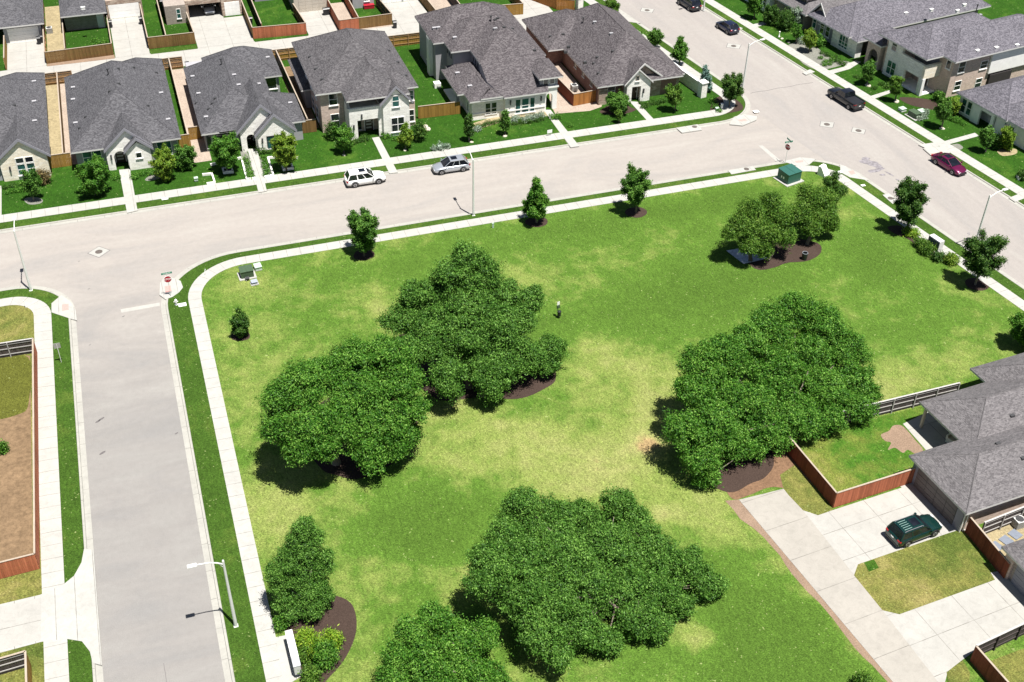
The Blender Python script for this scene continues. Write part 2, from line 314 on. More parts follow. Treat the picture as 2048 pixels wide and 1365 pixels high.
def dup(root, loc, rot=None, label=None, scale=None):
    r = root.copy(); COL.objects.link(r); r.location = loc
    if rot is not None: r.rotation_euler = (0, 0, rot)
    if scale: r.scale = scale
    if label: r['label'] = label
    for ch in list(root.children):
        c = ch.copy(); COL.objects.link(c); c.parent = r
        for g in list(ch.children):
            d = g.copy(); COL.objects.link(d); d.parent = c
    return r

# ================================================================== SETTING
def outline(verts, R, d, n=14):
    """inward offset of a convex CCW outline (edge i runs verts[i]->verts[i+1]), rounded corners"""
    N = len(verts); d = d if hasattr(d, '__len__') else [d]*N; L = []
    for i in range(N):
        p, q = Vector(verts[i]), Vector(verts[(i+1) % N]); t = (q-p).normalized(); nn = Vector((-t.y, t.x)); L.append((p+nn*d[i], t, nn))
    out = []
    for i in range(N):
        (p0, t0, n0), (p1, t1, n1) = L[i-1], L[i]; cr = t0.x*t1.y-t0.y*t1.x; k = ((p1-p0).x*t1.y-(p1-p0).y*t1.x)/cr; c = p0+t0*k
        r = max(R[i]-(d[i-1]+d[i])/2, 0.25); ang = math.acos(max(-1, min(1, t0.dot(t1)))); s = r*math.tan(ang/2)
        a = c-t0*s; ctr = a+n0*r; a0 = math.atan2(-n0.y, -n0.x)
        for j in range(n+1): th = a0+ang*j/n; out.append(Vector((ctr.x+r*math.cos(th), ctr.y+r*math.sin(th))))
    return out
def strip(mb, A, zA, B, zB, m=0):
    s = 0
    for i in range(len(A)):
        j = (i+1) % len(A); l = (A[j]-A[i]).length; w_ = (B[i]-A[i]).length
        nseg = max(1, int(l/30))
        for k in range(nseg):
            f, g = k/nseg, (k+1)/nseg; a0, a1, b0, b1 = A[i].lerp(A[j], f), A[i].lerp(A[j], g), B[i].lerp(B[j], f), B[i].lerp(B[j], g)
            mb.face([(*a0, zA), (*a1, zA), (*b1, zB), (*b0, zB)], m, [(s+l*f, 0), (s+l*g, 0), (s+l*g, w_), (s+l*f, w_)], 0.5)
        s += l
def flat(name, pts, z, mat, frame=FA, kind=True, thick=0.0):
    mb = MB(); a = sum(pts[i][0]*pts[(i+1) % len(pts)][1]-pts[(i+1) % len(pts)][0]*pts[i][1] for i in range(len(pts)))
    if a < 0: pts = pts[::-1]
    mb.face([(p[0], p[1], z) for p in pts], 0, [frame.l(p) for p in pts], 0.5)
    if thick:
        for i in range(len(pts)):
            p, q = pts[i], pts[(i+1) % len(pts)]; mb.face([(p[0], p[1], z-thick), (q[0], q[1], z-thick), (q[0], q[1], z), (p[0], p[1], z)], 0, [(0.2, 0), (0.3, 0), (0.3, .1), (0.2, .1)], 0.5)
    o = mb.build(name, [mat])
    if kind: o['kind'] = 'structure'
    return o
def fpx(name, px, z, mat, frame=FA, **k): return flat(name, [U(x, y, z) for x, y in px], z, mat, frame, **k)
def blob(cx, cy, rx, ry, n=40, seed=1, amp=0.08, rot=0):
    r = random.Random(seed); ph = [r.uniform(0, 6.3) for _ in range(4)]; out = []
    for i in range(n):
        a = 2*math.pi*i/n; k = 1+amp*(math.sin(2*a+ph[0])+0.7*math.sin(3*a+ph[1])+0.5*math.sin(5*a+ph[2])+0.3*math.sin(9*a+ph[3]))
        x, y = rx*k*math.cos(a), ry*k*math.sin(a); out.append(Vector((cx+x*math.cos(rot)-y*math.sin(rot), cy+x*math.sin(rot)+y*math.cos(rot))))
    return out
ZL = 0.12
mb = MB(); mb.face([(-700, -500, -0.06), (900, -500, -0.06), (900, 1100, -0.06), (-700, 1100, -0.06)]); struct('ground', mb, [G_DRY])
mb = MB(); mb.face([(-90, 100, 0), (112, 100, 0), (112, 130, 0), (-90, 130, 0)]); struct('main_street', mb, [M_ROAD])
mb = MB(); mb.face([(-12, -20, 0.0), (0, -20, 0.0), (0, 100, 0.0), (-12, 100, 0.0)])
struct('side_street', mb, [M_ROAD2])
mb = MB(); q = [FC.w(96.5, -20), FC.w(112, -20), FC.w(112, 260), FC.w(96.5, 260)]
mb.face([(*q[0], 0.004), (*q[1], 0.004), (*q[2], 0.004), (*q[3], 0.004)]); struct('cross_street', mb, [M_ROAD3])
def isect_v(t, v):   # point on the C-frame line t=const with given v
    # u = t c - s sn ; v = t sn + s c
    s_ = (v-t*FC.s)/FC.c; return FC.w(t, s_)
BL = {
 'north': dict(v=[(-90, 124.2), isect_v(98.3, 124.2), isect_v(98.3, 260), (-90, 260)], R=[6, 7.0, 6, 6], wa=[2.2, 2.0, 5, 5], wb=[3.9, 3.55, 6.5, 6.5]),
 'park': dict(v=[(-2.0, -20), isect_v(98.3, -20), isect_v(98.3, 113.05), (-2.0, 113.05)], R=[6, 6, 7.2, 9.0], wa=[5, 2.3, 1.75, 2.85], wb=[6.4, 3.75, 3.2, 4.2]),
 'west': dict(v=[(-90, -20), (-10.4, -20), (-10.4, 113.05), (-90, 113.05)], R=[6, 6, 6.5, 6], wa=[5, 2.35, 2.2, 5], wb=[6.4, 4.05, 3.6, 6.4]),
 'east': dict(v=[FC.w(110.3, -20), FC.w(240, -20), FC.w(240, 260), FC.w(110.3, 260)], R=[6, 6, 6, 6], wa=[5, 5, 5, 1.9], wb=[6.5, 6.5, 6.5, 3.5]),
}
WALKIN = {}
for nm, b in BL.items():
    kb = MB(); O = [outline(b['v'], b['R'], d) for d in (0, 0.48, 0.52, 0.70, 0.72)]
    strip(kb, O[0], 0.012, O[1], 0.03); strip(kb, O[1], 0.03, O[2], 0.13); strip(kb, O[2], 0.13, O[3], 0.14); strip(kb, O[3], 0.14, O[4], 0.10)
    struct('kerb', kb, [M_KERB])
    wa, wb = outline(b['v'], b['R'], b['wa']), outline(b['v'], b['R'], b['wb'])
    vb = MB(); strip(vb, O[4], ZL, wa, ZL); struct('verge', vb, [G_VERGE])
    sb = MB(); strip(sb, wa, ZL, wa, 0.145); strip(sb, wa, 0.145, wb, 0.145); strip(sb, wb, 0.145, wb, ZL-0.02); struct('sidewalk', sb, [M_WALK]); WALKIN[nm] = wb
# park lawn: fine grid carrying how dry the turf is
def lawn_grid(name, outl, mat, blobs, cell=0.7, base=0.0, clip=None):
    P = np.array([(p.x, p.y) for p in outl]); x0, y0 = P.min(0); x1, y1 = P.max(0)
    if clip: x0, x1, y0, y1 = max(x0, clip[0]), min(x1, clip[1]), max(y0, clip[2]), min(y1, clip[3])
    xs = np.arange(x0, x1+cell, cell); ys = np.arange(y0, y1+cell, cell); X, Y = np.meshgrid(xs, ys)
    ins = np.ones(X.shape, bool); n = len(P)
    for i in range(n):
        a, bb = P[i], P[(i+1) % n]
        if np.hypot(*(bb-a)) < 1e-6: continue
        e = (bb-a)/np.hypot(*(bb-a)); ins &= ((X-a[0])*(-e[1])+(Y-a[1])*e[0]) > -0.75
    D = np.full(X.shape, base)
    for (cx, cy, rx, ry, am) in blobs: am = am*.72 if am > 0 else am*1.25; D += am*np.exp(-(((X-cx)/rx)**2+((Y-cy)/ry)**2))
    idx = -np.ones(X.shape, int); idx[ins] = np.arange(ins.sum())
    V = np.stack([X[ins], Y[ins], np.full(ins.sum(), ZL)], 1)
    q = ins[:-1, :-1] & ins[1:, :-1] & ins[:-1, 1:] & ins[1:, 1:]
    Fc = np.stack([idx[:-1, :-1][q], idx[:-1, 1:][q], idx[1:, 1:][q], idx[1:, :-1][q]], 1)
    me = bpy.data.meshes.new(name); me.from_pydata(V.tolist(), [], Fc.tolist()); me.materials.append(mat)
    a = me.attributes.new('dry', 'FLOAT', 'POINT'); a.data.foreach_set('value', D[ins].ravel())
    o = bpy.data.objects.new(name, me); COL.objects.link(o); o['kind'] = 'structure'; return o
def PB(px, py, rx, ry, am): c = U(px, py); return (c.x, c.y, rx, ry, am)
lawn_grid('park_lawn', WALKIN['park'], G_PARK, [
  PB(1400, 560, 12, 7, -0.20), PB(1500, 590, 7, 4, -0.12), PB(870, 1050, 6, 3.6, -0.30), PB(700, 560, 9, 4, -0.05), PB(1750, 520, 4, 6, -0.24), PB(1330, 620, 8, 4, -0.15), PB(1900, 660, 6, 4, -0.08),
  PB(1540, 1250, 3.4, 9, -0.36), PB(1480, 1340, 4, 6, -0.30), PB(1180, 440, 14, 2.4, -0.12), PB(640, 590, 5, 3, 0.02), PB(1100, 660, 3, 3, -0.2), PB(1700, 560, 9, 4, -0.1), PB(800, 540, 7, 3, -0.1), PB(1350, 430, 10, 2.4, -0.12), PB(1480, 400, 9, 2, -0.12), PB(560, 620, 3, 3, -0.08),
  PB(780, 630, 2.6, 5, 0.34), PB(1290, 790, 4.5, 7, 0.36), PB(1240, 850, 5, 6, 0.20), PB(1120, 920, 9, 3, 0.2), PB(960, 880, 5, 4, 0.26), PB(1180, 960, 5, 3, 0.30), PB(1400, 1030, 3.2, 5, 0.42), PB(1470, 1080, 2.0, 5, 0.32), PB(500, 700, 3, 9, 0.16), PB(560, 640, 8, 2, 0.10),
  PB(1340, 1230, 2.2, 2.0, 0.5), PB(1405, 1285, 1.8, 1.3, 0.75), PB(1322, 1028, .9, .7, 0.6), PB(1300, 885, 1.2, 1.6, 0.5), PB(960, 1165, 1.3, 1.1, 0.7), PB(905, 815, 2.2, .8, .35), PB(700, 1020, 7, 3, 0.16), PB(760, 1150, 3, 3, 0.12), PB(1250, 700, 8, 4, 0.14), PB(1340, 500, 5, 3, 0.06), PB(1220, 560, 7, 3, 0.10), PB(1770, 800, 3, 4, 0.3), PB(1650, 560, 3, 2, 0.08),
  PB(560, 980, 3, 9, 0.16), PB(850, 1200, 4, 4, 0.1), PB(1000, 860, 3, 2, 0.24), PB(890, 1180, 2, 3, 0.1), PB(1640, 1180, 1.2, 12, 0.16), PB(1840, 740, 8, 3, 0.12)], clip=(0, 95, 30, 115), base=0.25)
o = WALKIN['park']; flat('outer_lawn', [Vector((0, -22)), Vector((120, -22)), Vector((120, 30.5)), Vector((0, 30.5))], 0.10, G_DRY)
flat('north_lawn', [Vector(p) for p in WALKIN['north']], ZL, G_YARD); flat('east_lawn', [Vector(p) for p in WALKIN['east']], ZL, G_YARD)
flat('west_lawn', [Vector(p) for p in WALKIN['west']], ZL, G_DRY)
def rect(name, x0, x1, y0, y1, z, mat, fr=FA, **k): return flat(name, [Vector(fr.w(x, y)) for x, y in ((x0, y0), (x1, y0), (x1, y1), (x0, y1))], z, mat, fr, **k)
# front walks, verge crossings, ramps
for nm, px in (('front_walk', [(238, 340), (260, 338), (275, 421), (254, 426)]), ('front_walk', [(495, 298), (514, 298), (533.5, 382), (517, 385)]), ('front_walk', [(744, 276), (758, 274), (795.5, 345), (779, 347)]),
               ('front_walk', [(1087, 220), (1101, 220), (1158.5, 292.5), (1141, 295)]), ('front_walk', [(1259, 203), (1275, 204), (1317, 249), (1303, 251)]), ('front_walk', [(1884, 284), (1950, 266), (1958, 272), (1894, 290)]),
               ('front_walk', [(1736, 194), (1778, 181), (1786, 184.5), (1745, 199)]), ('front_walk', [(1648, 144), (1688, 134), (1696, 127), (1712, 122), (1722, 124), (1700, 138), (1658, 150)]), ('front_walk', [(1494, 52), (1539, 41), (1550, 43), (1502, 58)]),
               ('front_walk', [(1605, 146), (1620, 139), (1630, 144), (1612, 150)]), ('front_walk', [(1460, 58), (1476, 53), (1486, 57), (1470, 63)]), ('front_walk', [(1837, 290), (1876, 284), (1886, 291), (1850, 296)]), ('front_walk', [(0, 372), (3, 372), (3, 445), (0, 445)]), ('front_walk', [(2018, 396), (2048, 384), (2062, 392), (2030, 404)])):
    fpx(nm, px, 0.15, M_WALK, thick=0.1)
for px in ([(320, 566), (331, 552), (345, 556), (361, 562), (366, 575), (358, 585), (345, 594), (331, 599), (319, 590)], [(103, 607), (123, 590), (140, 602), (151, 620), (154, 641), (142, 638), (103, 625)], [(1468, 234), (1459, 249), (1485, 251.5), (1513, 240), (1515, 233), (1488, 229)],
           [(1566, 323), (1600, 315), (1632, 318), (1618, 330), (1596, 333)], [(1680, 329), (1692, 333), (1718, 350), (1737, 361), (1700, 355), (1681, 345)], [(1846, 297), (1862, 292), (1890, 294), (1900, 306), (1880, 314), (1862, 311)]):
    fpx('kerb_ramp', px, 0.152, M_WALK, thick=0.12)
for px in ([(329, 573), (341, 571), (343, 583), (331, 586)], [(124, 609), (137, 608), (137, 620), (124, 622)], [(1476, 240), (1490, 238), (1495, 241.5), (1482, 243.5)], [(1590, 322.5), (1605, 320.5), (1607, 324), (1592, 326)], [(1696, 342.5), (1706, 341), (1711, 347.5), (1702, 350)], [(1861, 307.5), (1876, 306), (1880, 309), (1866, 311)]):
    fpx('ramp_paver', px, 0.157, M_PINK)
# painted stop bars, dark stains and seam on the pavement
M_BAR = concrete('worn_white_bar', (0.36, 0.352, 0.325), 0); M_STAIN = plain('oil_stain', (0.205, 0.19, 0.20), 0.85, 0.2, 0, 0.4, 2.5); M_TAR = plain('tar_seam', (0.11, 0.10, 0.10), 0.8)
fpx('stop_bar', [(241, 619), (319, 605.5), (320, 612), (243, 626)], 0.009, M_BAR); fpx('stop_bar', [(1517, 292), (1525, 291), (1562, 322), (1553, 324)], 0.009, M_BAR)
for i, (x, y, a, b_, r_) in enumerate(((1742, 327, 1.7, 1.1, -.9), (1752, 341, 1.5, .6, .1), (1731, 318, .9, .5, .4), (1758, 334, .8, .6, 0), (1779, 348, .18, 1.1, .25), (1808, 372, .25, .9, .4), (1802, 366, .12, .3, 0), (1872, 523, .2, .12, 0), (1882, 529, .22, .14, 0), (1890, 536, .2, .14, 0), (1937, 467, .25, .12, 0), (1871, 521, .15, .1, 0), (1938, 470, .25, .1, 0), (1795, 360, .2, .4, .3), (1765, 350, .5, .3, 0))):
    c = U(x, y, 0.01); flat('oil_stain', blob(c.x, c.y, a*.72, b_*.72, 26, i+3, 0.16, r_), 0.0085+i*.0007, M_STAIN)
for i, (x, y, l) in enumerate(((196, 843, .3), (203, 838, .3), (205, 906, .33), (178, 578, .14), (247, 633, .16), (158, 523, .12), (353, 867, .2), (180, 690, .12))):
    c = U(x, y, 0.01); flat('road_mark', blob(c.x, c.y, l, l*.35, 12, i, 0.1, 0.5), 0.0085, M_TAR)
mb = MB(); p0, p1 = U(1501, 187), U(1626, 165); n_ = 14
pts = [p0.lerp(p1, i/n_)+Vector((0, math.sin(i*1.3)*0.08)) for i in range(n_+1)]
for i in range(n_): mb.obox(pts[i], pts[i+1], 0.07, 0.004, 0.0095, 0)
mb2 = MB(); a = U(300, 1245); pts = [Vector((-6.1+0.04*math.sin(i), 59.2-i*0.9)) for i in range(9)]
for i in range(8): mb.obox(pts[i], pts[i+1], 0.03, 0.001, 0.0055, 0)
struct('tar_seam', mb, [M_TAR])
# storm inlets, manholes, meter lids
def inlet(px, lid, name, label):
    t = thing(name, label, 'storm drain', (*U(*px[0]), 0), 0, 'kerb storm drains'); o0 = U(*px[0])
    mb = MB(); mb.prism([U(x, y, 0.16) for x, y in px], 0.0, 0.165, 0); mb.build('slab', [M_WALK], t, off=o0)
    c = U(*lid, 0.16); mb = MB(); mb.lathe([(0.34, 0.16), (0.34, 0.18), (0, 0.18)], (c.x, c.y), 18); mb.build('lid', [IRON], t, off=o0)
    return t
t = inlet([(1352, 256), (1395, 249), (1404, 260), (1364, 266)], (1389, 254), 'storm_inlet', 'concrete storm drain with a dark slot on the kerb before the brown brick house')
a, b_ = U(1364, 266.6), U(1403, 260.6); o0 = U(1352, 256); mb = MB(); mb.obox(a, b_, 0.02, 0.02, 0.13, 0, off=-0.02); mb.build('slot', [BLACKP], t, off=o0)
inlet([(1456, 341.5), (1505, 333), (1512, 340), (1463, 349)], (1493, 338.5), 'storm_inlet', 'concrete storm drain with round lid on the park kerb left of the green box')
inlet([(1765, 390), (1778, 388), (1797, 402), (1785, 408)], (1781, 397), 'storm_inlet', 'concrete storm drain slab beside the cross street past the oil stains')
M_COLLAR = concrete('manhole_collar', (0.35, 0.345, 0.32), 0)
for px, label in (([(176, 507), (197.5, 493.5), (219, 501), (198, 515)], 'manhole in a square concrete collar beside the left stop sign junction'),
                  ([(1642, 243), (1668, 245.5), (1665, 256), (1640, 252.5)], 'left one of two manholes near the parked black pickup'),
                  ([(1706, 255), (1731, 260), (1728, 268.5), (1703, 264)], 'right one of two manholes near the parked black pickup'),
                  ([(1456, 87), (1482, 90), (1478, 98), (1453, 95)], 'manhole in the cross street left of the curved-arm street lamp'),
                  ([(1284, 16), (1308, 19), (1304, 26), (1281, 23)], 'farthest manhole, at the top of the cross street')):
    P = [U(x, y, 0.005) for x, y in px]; c = sum(P, Vector((0, 0)))/4
    t = thing('manhole', label, 'manhole', (*c, 0), 0, 'manholes set in the streets')
    mb = MB(); mb.prism([c+(p-c)*1.07 for p in P], 0.0, 0.0075, 0); mb.build('joint', [M_TAR], t, off=c)
    mb = MB(); mb.prism(P, 0.0, 0.012, 0); mb.build('collar', [M_COLLAR], t, off=c)
    mb = MB(); mb.lathe([(0.40, 0.0), (0.40, 0.018), (0.33, 0.018), (0.33, 0.016), (0, 0.016)], (c.x, c.y), 24); mb.build('lid', [IRON], t, off=c)
def smallbox(name, px, w_, d_, h, mat, label, cat, rot=0, lid=None, z=ZL):
    c = U(*px, z); t = thing(name, label, cat, (*c, z), rot)
    mb = MB(); mb.box(-w_/2, w_/2, -d_/2, d_/2, 0, h); mb.build('body', [mat], t)
    mb = MB(); mb.box(-w_/2-.02, w_/2+.02, -d_/2-.02, d_/2+.02, h, h+.03); mb.build('lid', [lid or mat], t); return t
smallbox('meter_box', (365, 610.5), .75, .55, .03, WHITEP, 'white meter lid in the verge beside the hydrant', 'meter box', 0); smallbox('meter_box', (1512, 224), .7, .6, .04, WHITEP, 'white meter lid in the curved verge at the far junction corner', 'meter box')
smallbox('meter_box', (1680, 345), .6, .4, .05, WHITEP, 'small white meter lid by the park corner ramp', 'meter box'); smallbox('meter_box', (330, 398.5), .7, .4, .03, WHITEP, 'white meter lid in the verge before the white stone porch house', 'meter box', z=ZL); smallbox('meter_box', (1726, 372), .5, .35, .05, WHITEP, 'white meter lid on the verge beside the cross street sidewalk', 'meter box')
# beds and bare patches in the park
def bed(px, name='mulch_bed', mat=None, z=0.135):
    P = [U(x, y, z) for x, y in px]; Q = []
    n = len(P)
    for i in range(n):
        for k in range(6):
            t_ = k/6; p0, p1, p2, p3 = P[i-1], P[i], P[(i+1) % n], P[(i+2) % n]
            Q.append(0.5*((2*p1)+(p2-p0)*t_+(2*p0-5*p1+4*p2-p3)*t_*t_+(3*p1-p0-3*p2+p3)*t_**3))
    return flat(name, Q, z, mat or S_MULCH)
bed([(785, 680), (830, 760), (880, 800), (960, 795), (1035, 798), (1085, 780), (1112, 755), (1090, 700), (1000, 680), (880, 660)])
bed([(640, 935), (610, 880), (650, 800), (760, 790), (830, 830), (825, 880), (780, 930), (720, 958), (670, 950)])
bed([(1440, 900), (1480, 860), (1560, 860), (1590, 915), (1640, 1000), (1580, 980), (1540, 975), (1500, 990), (1465, 998), (1445, 960)], mat=S_LITTER, z=0.128)
bed([(1415, 880), (1480, 860), (1530, 880), (1548, 925), (1530, 955), (1500, 968), (1470, 984), (1440, 980), (1410, 955)], z=0.133)
bed([(555, 1240), (600, 1195), (660, 1190), (700, 1205), (713, 1240), (708, 1280), (685, 1325), (650, 1365), (630, 1400), (606, 1400), (598, 1340), (575, 1270)])
bed([(1480, 500), (1540, 470), (1610, 480), (1640, 490), (1640, 508), (1615, 522), (1575, 526), (1550, 535), (1520, 540), (1500, 530)])
bed([(1775, 455), (1800, 452), (1835, 470), (1855, 490), (1895, 510), (1930, 525), (1915, 530), (1870, 515), (1845, 500), (1815, 478), (1790, 468)], mat=S_MULCH)
bed([(462, 672), (470, 666), (492, 664), (500, 670), (497, 678), (482, 682), (466, 680)]); bed([(1660, 425), (1668, 420), (1676, 424), (1670, 429), (1662, 430)])
for x, y, r in ((728, 512, 1.2), (1073, 446, 1.3), (1272, 427, 1.3), (1953, 571, 1.3)): c = U(x, y); flat('mulch_bed', blob(c.x, c.y, r, r*.9, 30, x, .03), 0.134, S_MULCH)
# ------ alley and drives of the south-east lots
DRV = [(1478, 1000), (1567, 978), (1583, 998), (1606, 1021), (1636, 1031), (1668, 1020), (1760, 990), (1815, 972), (1850, 1003), (1910, 1064), (1896, 1067), (1716, 1129), (1708, 1151), (1765, 1221), (1799, 1229), (1984, 1160), (2070, 1255), (1945, 1305), (1925, 1320), (1895, 1345), (1890, 1365), (1930, 1440), (1850, 1440)]
FE = Frame(5.0)
fpx('alley_drive', DRV, 0.15, M_DRIVE, FE, thick=0.1)
fpx('alley', [(1479, 1000.5), (1566, 979), (1606, 1021), (1709, 1151), (1765, 1221), (1935, 1440), (1852, 1440)], 0.155, concrete('alley_slab', (0.318, 0.298, 0.265), 40, 3.55, jw=0.05), FE)
e1 = [U(1481+375*k/24, 1001+440*k/24) for k in range(25)]; e2 = [U(1481+375*k/24-(17+3*math.sin(k*.9)+4*random.random())*(1 if k > 2 else 1.5), 1004+440*k/24) for k in range(25)]
flat('soil_edge', [p for p in e1]+[p for p in e2[::-1]], 0.128, S_DIRT)
fpx('garage_apron', [(1790, 965), (1835, 960), (1945, 1062), (1900, 1073), (1815, 985)], .1485, M_DRIVE, FE, thick=.1); fpx('garage_apron', [(1960, 1150), (2010, 1140), (2080, 1220), (2060, 1250)], .1485, M_DRIVE, FE, thick=.1)
fpx('infill_lawn', [(1716, 1129), (1896, 1067), (1925, 1058), (1945, 1085), (1990, 1160), (1799, 1229), (1765, 1221), (1708, 1151)], 0.158, G_DRY); fpx('turf_patch', [(1728, 1125), (1748, 1119), (1758, 1136), (1738, 1144)], 0.163, G_YARD)
fpx('side_lawn', [(1567, 978), (1583, 998), (1606, 1021), (1636, 1031), (1668, 1020), (1590, 930), (1560, 950)], 0.131, G_DRY); fpx('corner_lawn', [(1893, 1345), (1925, 1320), (1940, 1345), (1935, 1440), (1910, 1440)], 0.156, G_DRY)
fpx('back_lawn', [(1583, 915), (1668, 1016), (1830, 965), (1830, 900), (1930, 860), (1890, 800), (1745, 838), (1640, 880)], 0.131, grass('back_yard_grass', (0.06, 0.15, 0.015), (0.17, 0.20, 0.04), (0.31, 0.27, 0.10), off=.30))
bed([(1762, 870), (1778, 862), (1786, 852), (1802, 851), (1815, 862), (1830, 880), (1846, 900), (1832, 908), (1816, 900), (1806, 906), (1790, 896), (1776, 900), (1782, 886), (1770, 882)], 'bare_patch', S_DIRT, 0.138)
fpx('patio', [(1806, 848), (1860, 822), (1960, 860), (1960, 920), (1856, 905)], 0.142, M_DRIVE, FD); fpx('neighbour_yard', [(1960, 1330), (2080, 1285), (2080, 1440), (2010, 1440)], 0.131, G_DRY); fpx('side_yard', [(1935, 1070), (2080, 1000), (2080, 1110), (2010, 1130)], 0.131, S_SAND)
# ------ alley and drives of the north lots
rect('north_alley', -60, 64, 162.3, 168.0, 0.135, M_DRIVE); fpx('alley_apron', [(1050, 62), (1100, 40), (1160, 29), (1200, 22), (1222, 15), (1245, 26), (1262, 37), (1281, 47), (1262, 44.5), (1246, 42.5), (1228, 48), (1205, 38), (1150, 42), (1085, 80)], 0.155, M_DRIVE, thick=0.12)
for x0, x1, y1 in ((-17, -11.75, 177.4), (-2.3, 2.5, 182.3), (9.35, 17.5, 178), (25.7, 30.3, 176.8), (38.9, 45.0, 176.5), (59.3, 64.8, 184)): rect('driveway', x0, x1, 167.9, y1, 0.141, M_DRIVE)
rect('driveway', 9.4, 14.45, 177.8, 186, 0.143, M_DRIVE)
for x0, x1 in ((-8.2, 1.5), (6.9, 18.9), (41.5, 60.3)): rect('driveway', x0, x1, 156.5, 162.5, 0.141, M_DRIVE)
for x0, x1, m in ((-11.7, -2.4, S_DIRT), (2.6, 9.3, G_VERGE), (17.6, 25.6, G_YARD), (30.4, 38.6, S_GRAVEL), (45.2, 59.1, S_GRAVEL), (64.9, 67.2, S_GRAVEL)): rect('alley_margin', x0, x1, 167.7, 169.2, 0.145, m)
rect('gravel_strip', -11.5, -9.0, 169.2, 190, 0.13, S_SAND); rect('weedy_yard', -8.8, -2.6, 169.2, 179, 0.131, G_YARD); rect('gravel_strip', 30.6, 33.4, 168, 179, 0.13, S_GRAVEL); rect('gravel_strip', 45.4, 49.6, 167.8, 178, 0.13, S_GRAVEL)
rect('side_strip', -12.1, -10.25, 138, 161.4, 0.13, S_SAND); rect('side_strip', -10.15, -8.4, 137.8, 161.4, 0.131, S_GRAVEL); rect('side_strip', 4.85, 7.0, 133.9, 161.6, 0.13, S_GRAVEL); rect('side_strip', 19.4, 21.4, 138.5, 158, 0.129, S_BROWN)
fpx('gravel_strip', [(1095, 140), (1145, 185), (1205, 205), (1203, 214), (1180, 222), (1110, 228), (1100, 205)], 0.13, S_GRAVEL); rect('gravel_strip', 53.5, 58.6, 136, 158.6, 0.129, S_GRAVEL)
bed([(1428, 200), (1450, 190), (1470, 198), (1484, 210), (1484, 220), (1460, 226), (1425, 231), (1420, 222)]); bed([(1302, 92), (1314, 95), (1336, 108), (1330, 113), (1310, 108)]); bed([(1350, 128), (1362, 132), (1394, 150), (1380, 152), (1355, 140)]); bed([(1210, 40), (1228, 42), (1240, 50), (1222, 50)])
bed([(1200, 222), (1235, 205), (1262, 215), (1272, 220), (1250, 228), (1215, 230)])
bed([(940, 250), (1000, 232), (1085, 222), (1095, 232), (1050, 240), (1000, 246), (955, 258)], mat=S_SAND, z=.133); bed([(290, 360), (300, 352), (320, 350), (322, 356), (300, 362)], mat=S_GREY, z=.133)
bed([(48, 400), (58, 395), (78, 396), (86, 402), (78, 408), (58, 409)], mat=S_GREY, z=.133)
bed([(480, 300), (492, 300), (510, 352), (500, 360), (493, 345)], mat=S_GREY, z=.134); bed([(516, 318), (524, 317), (545, 350), (527, 354)], mat=S_GREY, z=.134)
bed([(1612, 82), (1640, 100), (1665, 118), (1700, 125), (1680, 132), (1640, 140), (1610, 130), (1590, 110), (1575, 92)], mat=S_GREY, z=.126)
bed([(1800, 195), (1860, 200), (1890, 215), (1870, 220), (1820, 210)], z=.133); bed([(1895, 293), (1915, 288), (1926, 295), (1920, 300), (1905, 300)], mat=S_GREY, z=.133); bed([(1995, 300), (2030, 298), (2032, 308), (2005, 312)], mat=S_SAND, z=.133)
# west lot
fpx('west_yard', [(-40, 705), (60, 712), (66, 1108), (-40, 1140)], 0.131, S_BROWN); bed([(-30, 715), (56, 715), (58, 800), (40, 828), (-30, 830)], 'dry_turf', grass('straw_turf', (0.13, 0.14, 0.025), (0.24, 0.205, 0.045), (0.33, 0.24, 0.09)), .135)
fpx('west_apron', [(-60, 1226), (0, 1209), (80, 1190), (126, 1170), (148, 1152), (163, 1125), (168, 1098), (187, 1100), (204, 1331), (185, 1326), (180, 1304), (164, 1283), (133, 1278), (82, 1284), (-60, 1322)], 0.15, M_WALK, thick=0.12)
fpx('west_apron', [(-60, 1232), (0, 1214), (82, 1195), (82, 1280), (-60, 1316)], 0.156, M_DRIVE)

